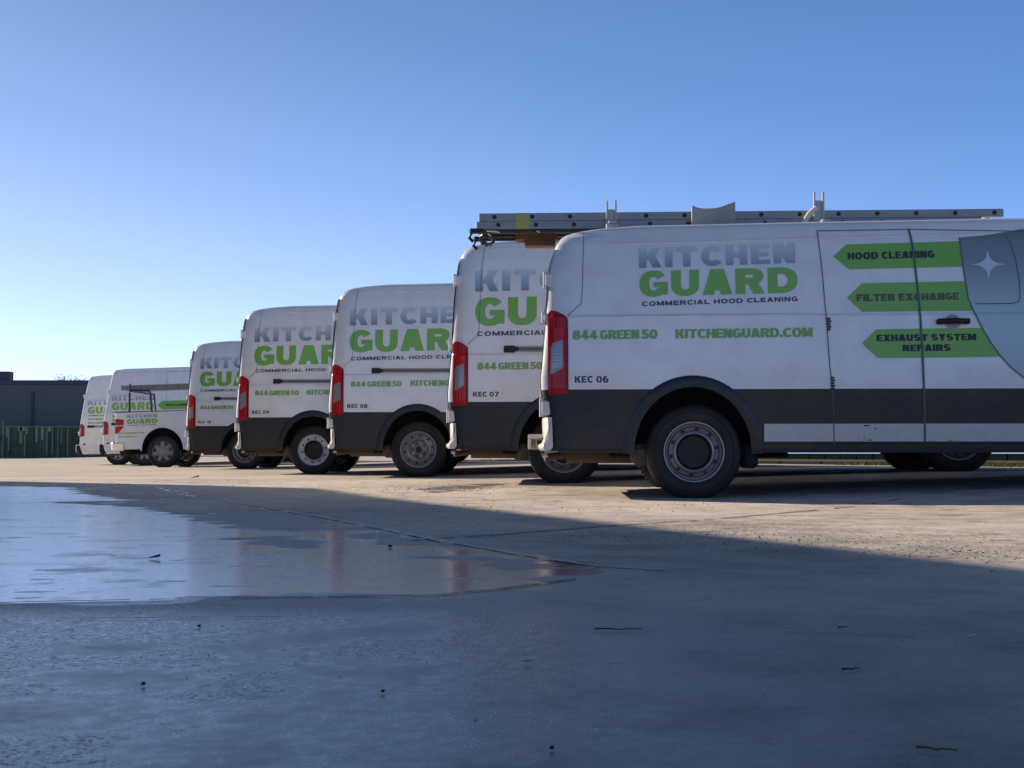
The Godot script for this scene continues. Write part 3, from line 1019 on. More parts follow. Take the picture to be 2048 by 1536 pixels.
# ------------------------------------------------------------------ the older high-roof vans
func make_high_roof() -> Node3D:
	var o := empty("panel_van", self)
	var sh := Shell.new()
	sh.host = self
	sh.p = {
		"xr": [Vector2(0.32, -1.05), Vector2(0.45, -1.12), Vector2(0.62, -1.15), Vector2(1.24, -1.135), Vector2(1.44, -1.11), Vector2(1.75, -1.065), Vector2(2.18, -1.0), Vector2(2.55, -0.93), Vector2(2.62, -0.905), Vector2(2.65, -0.87), Vector2(2.655, -0.83)],
		"xf": [Vector2(0.3, 4.70), Vector2(0.7, 4.78), Vector2(1.05, 4.74), Vector2(1.2, 4.62)],
		"s": [Vector2(-0.83, 2.655), Vector2(2.3, 2.69), Vector2(2.55, 2.62), Vector2(3.25, 1.50), Vector2(3.4, 1.42), Vector2(4.4, 1.30), Vector2(4.62, 1.2)],
		"w": [Vector2(0.3, 0.98), Vector2(0.6, 1.01), Vector2(1.0, 1.015), Vector2(1.4, 0.99), Vector2(1.9, 0.93), Vector2(2.5, 0.85), Vector2(2.7, 0.82)],
		"crown": [Vector2(-0.83, 0.0), Vector2(-0.6, 0.05), Vector2(2.3, 0.06), Vector2(4.5, 0.05)],
		"rx": 0.07, "rz": 0.05, "x0": -1.18, "x1": 4.78, "ytop": 2.66, "roof0": -0.83, "rtop": 2.655, "ftop": 1.2,
	}
	var xs := grid_x(sh)
	var ys := grid_y(sh)
	var holes := [ellipse(0.0, 0.42, 0.47, 0.48), ellipse(3.71, 0.42, 0.47, 0.48)]
	part("body", shell_mesh(sh, 0.34, holes, xs, ys), M.paint, o)
	for cx in [0.0, 3.71]:
		arch_parts(o, sh, cx, M.paint, 0.47, 0.48, 0.52, 0.53, 0.42, 0.010, 0.62)
	var b := B.new()
	b.box(Vector3(-0.95, 0.42, -0.60), Vector3(4.4, 0.55, 0.60), 0.02)
	b.box(Vector3(-0.98, 0.36, -0.9), Vector3(-0.5, 0.46, 0.9), 0.02)
	b.tube([Vector3(0, 0.385, -0.8), Vector3(0, 0.385, 0.8)], 0.06, 10)
	b.tube([Vector3(-0.9, 0.33, -0.35), Vector3(-0.45, 0.33, -0.35)], 0.08, 10)
	part("underbody", b.done(), M.underbody, o)
	b = B.new()
	b.box(Vector3(-1.25, 0.33, -0.95), Vector3(-1.12, 0.60, 0.95), 0.03)
	part("rear_bumper", b.done(), M.black, o)
	b = B.new()
	b.box(Vector3(-1.275, 0.60, -0.90), Vector3(-1.11, 0.625, 0.955), 0.006)
	b.box(Vector3(-1.275, 0.40, -0.90), Vector3(-1.252, 0.60, 0.955), 0.006)
	part("bumper_step", b.done(), M.bumper, o)
	b = B.new()
	b.box(Vector3(-1.22, 0.30, -0.3), Vector3(-1.12, 0.49, 0.3), 0.02)
	b.box(Vector3(-1.2, 0.62, -0.85), Vector3(-1.13, 0.72, 0.85), 0.02)
	part("bumper_insert", b.done(), M.black, o)
	for sg in [1.0, -1.0]:
		b = sheet(poly([Vector2(-1.15, 1.24), Vector2(-1.06, 1.235), Vector2(-1.0, 1.20), Vector2(-0.985, 1.15), Vector2(-0.985, 0.90), Vector2(-1.0, 0.87), Vector2(-1.15, 0.86)]), [], span(-1.16, -0.97, 0.012), ys, sh.side(0.014, sg), Vector3(0, 0, sg))
		var tl := part("tail_light", b.done(), M.red_lens, o)
		b = sheet(rect(-1.14, 0.96, -1.10, 1.10), [], span(-1.16, -0.97, 0.012), ys, sh.side(0.018, sg), Vector3(0, 0, sg))
		part("reversing_lens", b.done(), M.clear_lens, tl)
		b = sheet(poly([Vector2(2.35, 1.52), Vector2(2.35, 2.2), Vector2(2.72, 2.2), Vector2(3.12, 1.55)]), [], xs, ys, sh.side(0.005, sg), Vector3(0, 0, sg))
		part("side_window", b.done(), M.glass_dark, o)
		b = B.new()
		b.box(Vector3(2.98, 1.5, sg * 1.1 - 0.1), Vector3(3.12, 1.85, sg * 1.1 + 0.1), 0.04)
		part("wing_mirror", b.done(), M.black_satin, o)
		b = sheet(rect(4.3, 0.92, 4.6, 1.15), [], span(4.2, 4.75, 0.03), ys, sh.side(0.006, sg), Vector3(0, 0, sg))
		part("headlight", b.done(), M.clear_lens, o)
	b = B.new()
	var rows := []
	for x in span(2.62, 3.2, 0.06):
		var row := []
		for k in 17:
			var a := lerpf(0.10, 0.90, k / 16.0) * PI
			row.append(Vector3(x, sh.s(x) + tab(sh.p.crown, x) * pow(sin(a), 0.75) + 0.006, signf(cos(a)) * pow(absf(cos(a)), 0.85) * sh.w(x, sh.s(x) - 0.001)))
		rows.append(row)
	strip_rows(b, rows, Vector3(0.5, 1, 0))
	part("windscreen", b.done(), M.glass_dark, o)
	var f := sh.side(0.005)
	var fade := [Color(0.15, 0.24, 0.34), Color(0.50, 0.61, 0.72)]
	part("lettering", letters("KITCHEN", 0.37, 1.05, -0.91, 0.27, 1.80, 0.16, 0.0, 0.18, f, fade), M.vcol, o)
	part("lettering", letters("GUARD", 0.375, 1.08, -0.90, 0.275, 1.54, 0.205, 0.0, 0.13, f), M.green, o)
	part("lettering", letters("COMMERCIAL HOOD CLEANING", 0.26, 1.05, -0.88, 0.27, 1.465, 0.034, 0.0, 0.22, f), M.navy, o)
	part("lettering", letters("KITCHENGUARD.COM", 0.25, 0.68, -0.88, -0.05, 1.345, 0.055, 0.0, 0.05, f), M.green_dark, o)
	part("lettering", letters("844 GREEN 50", 0.25, 0.66, -0.88, -0.16, 1.235, 0.062, 0.0, 0.05, f), M.green_dark, o)
	b = sheet(poly([Vector2(0.376, 1.655), Vector2(0.50, 1.775), Vector2(2.2, 1.775), Vector2(2.2, 1.535), Vector2(0.50, 1.535)]), [], xs, ys, f, Vector3(0, 0, 1))
	part("arrow_graphic", b.done(), M.green, o)
	part("lettering", letters("HOOD CLEANING", 0.31, 0.80, 0.60, 1.24, 1.63, 0.055, 0.0, 0.06, sh.side(0.007)), M.ink, o)
	b = sheet(rect(-0.88, 1.128, 2.0, 1.185), [], xs, ys, sh.side(0.005), Vector3(0, 0, 1))
	var rail := part("door_track", b.done(), M.track, o)
	b = B.new()
	b.box(Vector3(-0.90, 1.122, 0.98), Vector3(-0.68, 1.19, 1.035), 0.012)
	part("track_end_cap", b.done(), M.black, rail)
	b = sheet(ellipse(-0.99, 0.635, 0.03, 0.03, 16), [], span(-1.06, -0.9, 0.03), span(0.55, 0.7, 0.03), sh.side(0.005), Vector3(0, 0, 1))
	part("parking_sensor", b.done(), M.black, o)
	for q in [[[Vector2(0.60, 2.62), Vector2(0.61, 1.9), Vector2(0.62, 0.4)], 0.008], [[Vector2(0.62, 2.575), Vector2(2.0, 2.585)], 0.008], [[Vector2(-0.86, 2.57), Vector2(0.60, 2.575)], 0.005], [[Vector2(2.05, 2.6), Vector2(2.08, 0.4)], 0.008]]:
		b = sheet(ribbon(q[0], q[1]), [], xs, ys, sh.side(0.004), Vector3(0, 0, 1))
		part("panel_gap", b.done(), M.gap, o)
	for q in [0.95, 2.05]:
		b = B.new()
		b.box(Vector3(sh.xr(q) - 0.03, q - 0.06, sh.w(-0.9, q) - 0.06), Vector3(sh.xr(q) + 0.05, q + 0.06, sh.w(-0.9, q) + 0.004), 0.012)
		part("door_hinge", b.done(), M.hinge, o)
	for q in [[0.0, 1.0], [0.0, -1.0], [3.71, 1.0], [3.71, -1.0]]:
		wheel(o, Vector3(q[0], 0.385, q[1] * 0.985), q[1], 2, 0.388, 0.24)
	return o

# ------------------------------------------------------------------ the pickup with its ladder frame
func make_pickup() -> Node3D:
	var o := empty("pickup_truck", self)
	var sh := Shell.new()
	sh.host = self
	sh.p = {
		"xr": [Vector2(0.45, -1.09), Vector2(0.6, -1.115), Vector2(1.0, -1.13), Vector2(1.3, -1.145), Vector2(1.335, -1.14)],
		"xf": [Vector2(0.45, 4.55), Vector2(0.7, 4.62), Vector2(1.1, 4.55), Vector2(1.2, 4.45)],
		"s": [Vector2(-1.135, 1.335), Vector2(1.12, 1.335), Vector2(1.13, 1.45), Vector2(1.32, 1.90), Vector2(1.5, 1.93), Vector2(2.35, 1.92), Vector2(3.05, 1.36), Vector2(4.3, 1.24), Vector2(4.45, 1.2)],
		"w": [Vector2(0.4, 0.97), Vector2(0.6, 0.99), Vector2(1.0, 1.0), Vector2(1.34, 0.985), Vector2(1.95, 0.78)],
		"crown": [Vector2(-1.14, 0.0), Vector2(1.1, 0.0), Vector2(1.4, 0.05), Vector2(4.4, 0.05)],
		"rx": 0.06, "rz": 0.04, "x0": -1.16, "x1": 4.62, "ytop": 1.95, "roof0": -1.13, "rtop": 1.335, "ftop": 1.2,
	}
	var xs := grid_x(sh)
	var ys := grid_y(sh)
	var holes := [ellipse(0.0, 0.43, 0.50, 0.52), ellipse(3.2, 0.43, 0.50, 0.50)]
	part("body", shell_mesh(sh, 0.46, holes, xs, ys), M.paint, o)
	for cx in [0.0, 3.2]:
		arch_parts(o, sh, cx, M.paint, 0.50, 0.52 if cx < 1 else 0.50, 0.535, 0.555, 0.43, 0.012, 0.60)
	var b := B.new()
	for sg in [1.0, -1.0]:
		b.box(Vector3(-1.13, 1.335, sg * 0.95 - 0.05), Vector3(1.1, 1.352, sg * 0.95 + 0.045), 0.006)
	b.box(Vector3(-1.15, 1.335, -0.9), Vector3(-1.08, 1.350, 0.9), 0.006)
	part("bed_rail_cap", b.done(), M.black_satin, o)
	b = B.new()
	b.box(Vector3(-1.0, 0.44, -0.55), Vector3(4.3, 0.60, 0.55), 0.02)
	b.box(Vector3(-1.08, 0.40, -0.8), Vector3(-0.9, 0.47, 0.8), 0.02)
	b.tube([Vector3(0, 0.40, -0.8), Vector3(0, 0.40, 0.8)], 0.06, 10)
	b.tube([Vector3(-0.95, 0.36, 0.45), Vector3(-0.55, 0.38, 0.45)], 0.05, 10)
	part("underbody", b.done(), M.underbody, o)
	b = B.new()
	b.box(Vector3(-1.25, 0.44, -0.98), Vector3(-1.10, 0.64, 0.98), 0.035)
	for sg in [1.0, -1.0]:
		b.box(Vector3(-1.21, 0.43, sg * 0.985 - 0.035), Vector3(-0.925, 0.625, sg * 0.985 + 0.035), 0.025)
	part("rear_bumper", b.done(), M.chrome, o)
	b = B.new()
	b.box(Vector3(-1.18, 0.34, -0.1), Vector3(-0.95, 0.42, 0.1), 0.02)
	b.box(Vector3(-1.12, 0.33, 0.55), Vector3(-0.95, 0.44, 0.75), 0.02)
	part("tow_hitch", b.done(), M.underbody, o)
	for sg in [1.0, -1.0]:
		var fine := span(-1.18, -0.88, 0.015)
		b = sheet(poly([Vector2(-1.145, 1.185), Vector2(-1.10, 1.19), Vector2(-0.915, 1.168), Vector2(-0.918, 1.045), Vector2(-1.10, 1.035), Vector2(-1.145, 1.03)]), [], fine, ys, sh.side(0.010, sg), Vector3(0, 0, sg))
		var tl := part("tail_light", b.done(), M.red_lens, o)
		b = sheet(poly([Vector2(-1.145, 1.03), Vector2(-1.10, 1.035), Vector2(-0.918, 1.045), Vector2(-0.922, 1.012), Vector2(-1.1, 1.0), Vector2(-1.145, 0.995)]), [], fine, ys, sh.side(0.011, sg), Vector3(0, 0, sg))
		part("reversing_lens", b.done(), M.clear_lens, tl)
		b = sheet(poly([Vector2(-1.145, 0.995), Vector2(-1.1, 1.0), Vector2(-0.922, 1.012), Vector2(-0.945, 0.965), Vector2(-1.04, 0.87), Vector2(-1.09, 0.84), Vector2(-1.145, 0.84)]), [], fine, ys, sh.side(0.010, sg), Vector3(0, 0, sg))
		part("lower_lens", b.done(), M.red_lens, tl)
		b = sheet(poly([Vector2(1.35, 1.36), Vector2(1.42, 1.84), Vector2(2.3, 1.84), Vector2(2.85, 1.40)]), [], xs, ys, sh.side(0.006, sg), Vector3(0, 0, sg))
		part("side_window", b.done(), M.glass_dark, o)
	b = B.new()
	var rows := []
	for x in span(2.42, 3.0, 0.06):
		var row := []
		for k in 17:
			var a := lerpf(0.10, 0.90, k / 16.0) * PI
			row.append(Vector3(x, sh.s(x) + tab(sh.p.crown, x) * pow(sin(a), 0.75) + 0.006, signf(cos(a)) * pow(absf(cos(a)), 0.85) * sh.w(x, sh.s(x) - 0.001)))
		rows.append(row)
	strip_rows(b, rows, Vector3(0.5, 1, 0))
	part("windscreen", b.done(), M.glass_dark, o)
	var f := sh.side(0.004)
	var fade := [Color(0.22, 0.29, 0.36), Color(0.42, 0.48, 0.55)]
	part("lettering", letters("KITCHEN", 0.37, 1.05, -0.835, -0.112, 1.205, 0.085, 0.0, 0.18, f, fade), M.vcol, o)
	part("lettering", letters("GUARD", 0.375, 1.08, -0.842, -0.108, 1.062, 0.112, 0.0, 0.13, f), M.green, o)
	part("lettering", letters("COMMERCIAL HOOD CLEANING", 0.26, 1.05, -0.83, -0.12, 1.018, 0.018, 0.0, 0.22, f), M.navy, o)
	part("lettering", letters("KITCHENGUARD.COM", 0.25, 0.68, -1.05, -0.44, 0.83, 0.03, 0.0, 0.05, f), M.green_dark, o)
	part("lettering", letters("844 GREEN 50", 0.25, 0.66, -1.05, -0.66, 0.745, 0.03, 0.0, 0.05, f), M.green_dark, o)
	for q in [[[Vector2(1.14, 0.5), Vector2(1.14, 1.33)], 0.012], [[Vector2(2.4, 0.5), Vector2(2.42, 1.36)], 0.01]]:
		b = sheet(ribbon(q[0], q[1]), [], xs, ys, sh.side(0.004), Vector3(0, 0, 1))
		part("panel_gap", b.done(), M.gap, o)
	var rack := empty("ladder_frame", o)
	b = B.new()
	b.tube([Vector3(-0.81, 1.34, 0.9), Vector3(-0.80, 1.80, 0.9), Vector3(-0.785, 1.842, 0.9), Vector3(-0.74, 1.858, 0.9), Vector3(-0.36, 1.842, 0.9), Vector3(-0.315, 1.828, 0.9), Vector3(-0.295, 1.78, 0.9), Vector3(-0.27, 1.34, 0.9)], 0.026, 8)
	part("side_hoop", b.done(), M.black_satin, rack)
	b = B.new()
	b.tube([Vector3(-0.78, 1.845, -0.88), Vector3(-0.74, 1.34, -0.9)], 0.022, 6)
	part("far_post", b.done(), M.black_satin, rack)
	b = B.new()
	b.box(Vector3(-0.30, 1.825, 0.88), Vector3(1.35, 1.845, 0.92), 0.005)
	part("long_rail", b.done(), M.rack, rack)
	b = B.new()
	b.tube([Vector3(-0.775, 1.85, 0.93), Vector3(-0.775, 2.02, 0.93)], 0.022, 6)
	part("stop_post", b.done(), M.black_satin, rack)
	b = B.new()
	b.tube([Vector3(-0.775, 1.845, -0.9), Vector3(-0.775, 1.845, 0.9)], 0.022, 8)
	part("crossbar", b.done(), M.black_satin, rack)
	for q in [[0.0, 1.0], [0.0, -1.0], [3.2, 1.0], [3.2, -1.0]]:
		wheel(o, Vector3(q[0], 0.383, q[1] * 0.97), q[1], 2, 0.386, 0.255)
	return o

# an extension ladder lying along x; sections of [x0, x1, y of the rail's foot], rungs every 0.3 m
func make_ladder(metal: Material, sections: Array, rail_h: float, z_near: float, wide: float, first: float, pitch: float) -> Node3D:
	var o := empty("extension_ladder", self)
	for s in sections:
		for e in [0, 1]:
			var z: float = z_near - wide * e
			var zi := -1.0 if e == 0 else 1.0
			var b := B.new()
			b.box(Vector3(s[0], s[2], z - 0.003), Vector3(s[1], s[2] + rail_h, z + 0.003), 0.001)
			for y in [s[2], s[2] + rail_h - 0.006]:
				b.box(Vector3(s[0], y, minf(z, z + zi * 0.03)), Vector3(s[1], y + 0.006, maxf(z, z + zi * 0.03)), 0.001)
			part("side_rail", b.done(), metal, o)
			b = B.new()
			var x: float = first + s[3]
			while x < s[1] - 0.06:
				b.tube([Vector3(x, s[2] + rail_h * 0.52, z + 0.002 if e == 0 else z - 0.002), Vector3(x, s[2] + rail_h * 0.52, z + 0.008 if e == 0 else z - 0.008)], 0.017, 12)
				x += pitch
			part("rung_end", b.done(), M.black, o)
		var x: float = first + s[3]
		while x < s[1] - 0.06:
			var b := B.new()
			b.tube([Vector3(x, s[2] + rail_h * 0.52, z_near), Vector3(x, s[2] + rail_h * 0.52, z_near - wide)], 0.016, 10)
			part("rung", b.done(), metal, o)
			x += pitch
	return o

# ------------------------------------------------------------------ images
func noise_bytes(w: int, h: int, px: float, x0: float, z0: float, freq: float, oct: int, sd: int, type := FastNoiseLite.TYPE_SIMPLEX_SMOOTH) -> PackedByteArray:
	var n := FastNoiseLite.new()
	n.seed = sd
	n.noise_type = type
	n.frequency = freq * px
	n.fractal_octaves = oct
	n.offset = Vector3(x0 / px, z0 / px, 0)
	if sd == 14:
		n.domain_warp_enabled = true
		n.domain_warp_frequency = freq * px * 0.35
		n.domain_warp_amplitude = 0.03 / px
	var im := n.get_image(w, h, false, false, false)
	im.convert(Image.FORMAT_L8)
	return im.get_data()

func fill_mask(w: int, h: int, px: float, x0: float, z0: float, pts: Array, m: PackedByteArray, value: int):
	for r in h:
		var z := z0 + (r + 0.5) * px
		var cut := []
		for i in pts.size():
			var a: Vector2 = pts[i]
			var c: Vector2 = pts[(i + 1) % pts.size()]
			if (a.y > z) != (c.y > z):
				cut.append(a.x + (z - a.y) / (c.y - a.y) * (c.x - a.x))
		cut.sort()
		for k in range(0, cut.size() - 1, 2):
			var i0 := clampi(int((cut[k] - x0) / px), 0, w)
			var i1 := clampi(int((cut[k + 1] - x0) / px), 0, w)
			for i in range(i0, i1):
				m[r * w + i] = value

func tex(w: int, h: int, fmt: int, data: PackedByteArray) -> ImageTexture:
	return ImageTexture.create_from_image(Image.create_from_data(w, h, false, fmt, data))

const WET := [Vector2(-6.34, 12.97), Vector2(-4, 12.11), Vector2(-3.45, 10.81), Vector2(-2.76, 9.66), Vector2(-2.54, 8.74), Vector2(-2.09, 7.83), Vector2(-1.54, 6.69), Vector2(-1.3, 6.14), Vector2(-0.99, 5.76), Vector2(-0.7, 5.83), Vector2(-0.58, 5.91), Vector2(-0.31, 5.11), Vector2(-0.04, 4.6), Vector2(0.15, 4.22), Vector2(0.27, 4.01), Vector2(0.17, 3.73), Vector2(0.05, 3.43), Vector2(-0.05, 3.28), Vector2(-0.18, 3.18), Vector2(-0.6, 3.13), Vector2(-1.05, 3.09), Vector2(-1.14, 3.02), Vector2(-1.41, 2.89), Vector2(-7.2, 2.6), Vector2(-7.2, 12.97)]
const DRY := [[Vector2(-1.11, 5.29), Vector2(-0.96, 5.62), Vector2(-0.61, 4.95), Vector2(-0.66, 4.69), Vector2(-0.86, 4.82)],
	[Vector2(-0.79, 5.76), Vector2(-0.52, 5.76), Vector2(-0.23, 5.03), Vector2(-0.32, 4.74), Vector2(-0.52, 5)],
	[Vector2(-0.33, 4.42), Vector2(-0.04, 4.46), Vector2(0.16, 4.07), Vector2(0.02, 3.86), Vector2(-0.14, 4.1)],
	[Vector2(-3.16, 9.27), Vector2(-2.58, 9.66), Vector2(-2.2, 8.57), Vector2(-2.61, 8.57)]]
const GUTTER := [Vector2(-3.28, 12.27), Vector2(-2.51, 10.56), Vector2(-1.67, 8.65), Vector2(-1, 7.05), Vector2(-0.58, 5.98), Vector2(-0.29, 5.17), Vector2(-0.04, 4.62), Vector2(0.12, 4.25), Vector2(0.27, 3.99)]
const SLAB_EDGE := [Vector2(-7.0, 2.6), Vector2(-2.0, 2.88), Vector2(-1.14, 3.03), Vector2(-0.6, 3.13), Vector2(-0.18, 3.19), Vector2(-0.03, 3.33), Vector2(0.17, 3.59)]

# concrete with its stains, moisture, painted shade and standing water: albedo, roughness and fine relief over [x0, x0 + w px] x [z0, z0 + h px]
func concrete(key: String, w: int, h: int, px: float, x0: float, z0: float, fine: bool) -> StandardMaterial3D:
	var big := noise_bytes(w, h, px, x0, z0, 0.35, 3, 11)
	var mid := noise_bytes(w, h, px, x0, z0, 2.6, 4, 12)
	var small := noise_bytes(w, h, px, x0, z0, 22.0, 3, 13)
	var spots := noise_bytes(w, h, px, x0, z0, 55.0 if fine else 16.0, 3, 14)
	var grit := noise_bytes(w, h, px, x0, z0, 150.0 if fine else 45.0, 2, 15)
	var warp := noise_bytes(w, h, px, x0, z0, 3.5, 4, 16)
	var wet := PackedByteArray()
	wet.resize(w * h)
	fill_mask(w, h, px, x0, z0, WET, wet, 255)
	for q in DRY:
		fill_mask(w, h, px, x0, z0, q, wet, 20)
	var soft := Image.create_from_data(w, h, false, Image.FORMAT_L8, wet)
	var cell := maxi(2, int(0.16 / px))
	soft.resize(w / cell, h / cell, Image.INTERPOLATE_TRILINEAR)
	soft.resize(w, h, Image.INTERPOLATE_CUBIC)
	var sw := soft.get_data()
	var beyond := PackedByteArray()
	beyond.resize(w * h)
	fill_mask(w, h, px, x0, z0, SLAB_EDGE + [Vector2(9.0, 4.4), Vector2(9.0, 99.0), Vector2(-9.0, 99.0), Vector2(-9.0, 2.5)], beyond, 255)
	var stain := PackedByteArray()
	stain.resize(w * h)
	fill_mask(w, h, px, x0, z0, [Vector2(-0.62, 10.9), Vector2(-0.30, 11.7), Vector2(0.02, 13.3), Vector2(-0.30, 13.3), Vector2(-0.85, 11.6)], stain, 255)
	fill_mask(w, h, px, x0, z0, [Vector2(0.25, 6.3), Vector2(0.9, 7.0), Vector2(2.0, 6.2), Vector2(2.6, 4.2), Vector2(1.5, 3.9), Vector2(0.9, 5.0)], stain, 120)
	# thin film that runs along the joint
	var line := []
	for i in GUTTER.size():
		line.append(GUTTER[i] + Vector2(0.05, 0.0))
	for i in range(GUTTER.size() - 1, -1, -1):
		line.append(GUTTER[i] - Vector2(0.03, 0.0))
	var film := PackedByteArray()
	film.resize(w * h)
	fill_mask(w, h, px, x0, z0, line, film, 255)
	var sn := noise_bytes(w / 5, h, px, x0, z0, 7.0, 3, 17)
	var si := Image.create_from_data(w / 5, h, false, Image.FORMAT_L8, sn)
	si.resize(w, h, Image.INTERPOLATE_CUBIC)
	var streak := si.get_data()
	var alb := PackedByteArray()
	alb.resize(w * h * 3)
	var rou := PackedByteArray()
	rou.resize(w * h)
	var amp := 0.16 / px / 255.0
	var lut := PackedByteArray()
	for k in 1001:
		lut.append(int(Color(k / 1000.0, 0, 0).linear_to_srgb().r * 255.0))
	for r in h:
		var z := z0 + r * px
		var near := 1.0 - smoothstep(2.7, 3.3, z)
		for i in w:
			var at := r * w + i
			var x := x0 + i * px
			var wi := clampi(i + int((warp[at] - 128) * amp), 0, w - 1)
			var wr := clampi(r + int((mid[at] - 128) * amp * 0.7), 0, h - 1)
			var m := mid[at] / 255.0
			var bg := big[at] / 255.0
			var sm := small[at] / 255.0
			var g := grit[at] / 255.0
			var sp := spots[at] / 255.0
			var wd := warp[at] / 255.0
			var wt := 0.0
			if beyond[at] > 0:
				var st := streak[at] / 255.0
				wt = smoothstep(0.42, 0.58, sw[at] / 255.0 + (wd - 0.5) * 1.1 + (st - 0.5) * 1.4 - 1.6 * smoothstep(-1.5, -0.2, x) * maxf(0.0, st - 0.50))
				if film[wr * w + wi] > 0 and m > 0.42:
					wt = 1.0
			# moisture, drying towards the right
			var damp_shaded := near * clampf(0.88 + (m - 0.5) * 0.25 + (sm - 0.5) * 0.25 - smoothstep(0.1, 0.8, x) * 0.35, 0.0, 1.0)
			damp_shaded = maxf(damp_shaded, 0.50 * (1.0 - smoothstep(4.5, 10.0, z + maxf(0.0, x) * 2.2)) * (0.55 + wd * 0.9))  # shade over the middle lane, painted into the albedo
			damp_shaded = maxf(damp_shaded, 0.85 * smoothstep(0.06, 0.40, sw[at] / 255.0 + (wd - 0.5) * 0.8 + (streak[at] / 255.0 - 0.5) * 0.5))
			damp_shaded = maxf(damp_shaded, wt)
			var rough_bit := stain[wr * w + wi]
			var contrast := 1.0 if rough_bit != 120 else 1.9
			var v := 0.435 * (1.0 + (bg - 0.5) * 0.8 + (m - 0.5) * 0.75 + ((sm - 0.5) * 0.45 + (g - 0.5) * 0.8) * contrast)
			if rough_bit == 255 and m > 0.40:
				v *= 0.42
				damp_shaded = maxf(damp_shaded, 0.5)
			var pit := sp + (g - 0.5) * 0.6 > 0.66 and m + (bg - 0.5) * 0.6 - smoothstep(-0.75, 0.3, x) * 0.30 - smoothstep(2.3, 3.0, z) * 0.1 > 0.45
			if pit:
				v *= 0.40
			v *= 1.0 - 0.66 * damp_shaded
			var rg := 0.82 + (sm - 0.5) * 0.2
			rg = lerpf(rg, 0.23 + absf(m - 0.5) * 0.2 + (g - 0.5) * 0.22 + (0.16 if pit else 0.0) + smoothstep(0.0, 0.7, x) * 0.12, damp_shaded)
			if wt > 0.5:
				rg = 0.18 + maxf(0.0, sm - 0.58) * 0.25 + maxf(0.0, m - 0.60) * 0.5
			rou[at] = clampi(int(rg * 255.0), 8, 255)
			var k := v * 1000.0
			alb[at * 3] = lut[clampi(int(k * 1.08), 0, 1000)]
			alb[at * 3 + 1] = lut[clampi(int(k * 0.96), 0, 1000)]
			alb[at * 3 + 2] = lut[clampi(int(k * 0.86), 0, 1000)]
	var mm := StandardMaterial3D.new()
	mm.resource_name = key
	mm.albedo_texture = tex(w, h, Image.FORMAT_RGB8, alb)
	mm.roughness_texture = tex(w, h, Image.FORMAT_L8, rou)
	mm.roughness_texture_channel = BaseMaterial3D.TEXTURE_CHANNEL_RED
	mm.roughness = 1.0
	mm.texture_repeat = false
	mm.metallic_specular = 0.62
	# relief
	var hgt := PackedByteArray()
	hgt.resize(w * h)
	for at in w * h:
		var q := int(small[at] * 0.45 + grit[at] * 0.4 + mid[at] * 0.15)
		if spots[at] > 163:
			q -= 12
		if wet[at] > 200 and beyond[at] > 0:
			q = 110 + (small[at] - 128) / 8
		hgt[at] = clampi(q, 0, 255)
	var im := Image.create_from_data(w, h, false, Image.FORMAT_L8, hgt)
	im.convert(Image.FORMAT_RGBA8)
	im.bump_map_to_normal_map(1.0)
	mm.normal_enabled = true
	mm.normal_texture = ImageTexture.create_from_image(im)
	mm.normal_scale = 0.09 if fine else 0.30
	return mm

func far_concrete() -> StandardMaterial3D:
	var n := FastNoiseLite.new()
	n.seed = 5
	n.frequency = 0.012
	n.fractal_octaves = 6
	var t := NoiseTexture2D.new()
	t.noise = n
	t.width = 512; t.height = 512
	t.seamless = true
	t.normalize = false
	var gr := Gradient.new()
	gr.set_color(0, Color(0.30, 0.27, 0.235).linear_to_srgb())
	gr.set_color(1, Color(0.52, 0.47, 0.41).linear_to_srgb())
	t.color_ramp = gr
	var m := StandardMaterial3D.new()
	m.albedo_texture = t
	m.uv1_triplanar = true
	m.uv1_world_triplanar = true
	m.uv1_scale = Vector3(0.13, 0.13, 0.13)
	m.roughness = 0.85
	return m

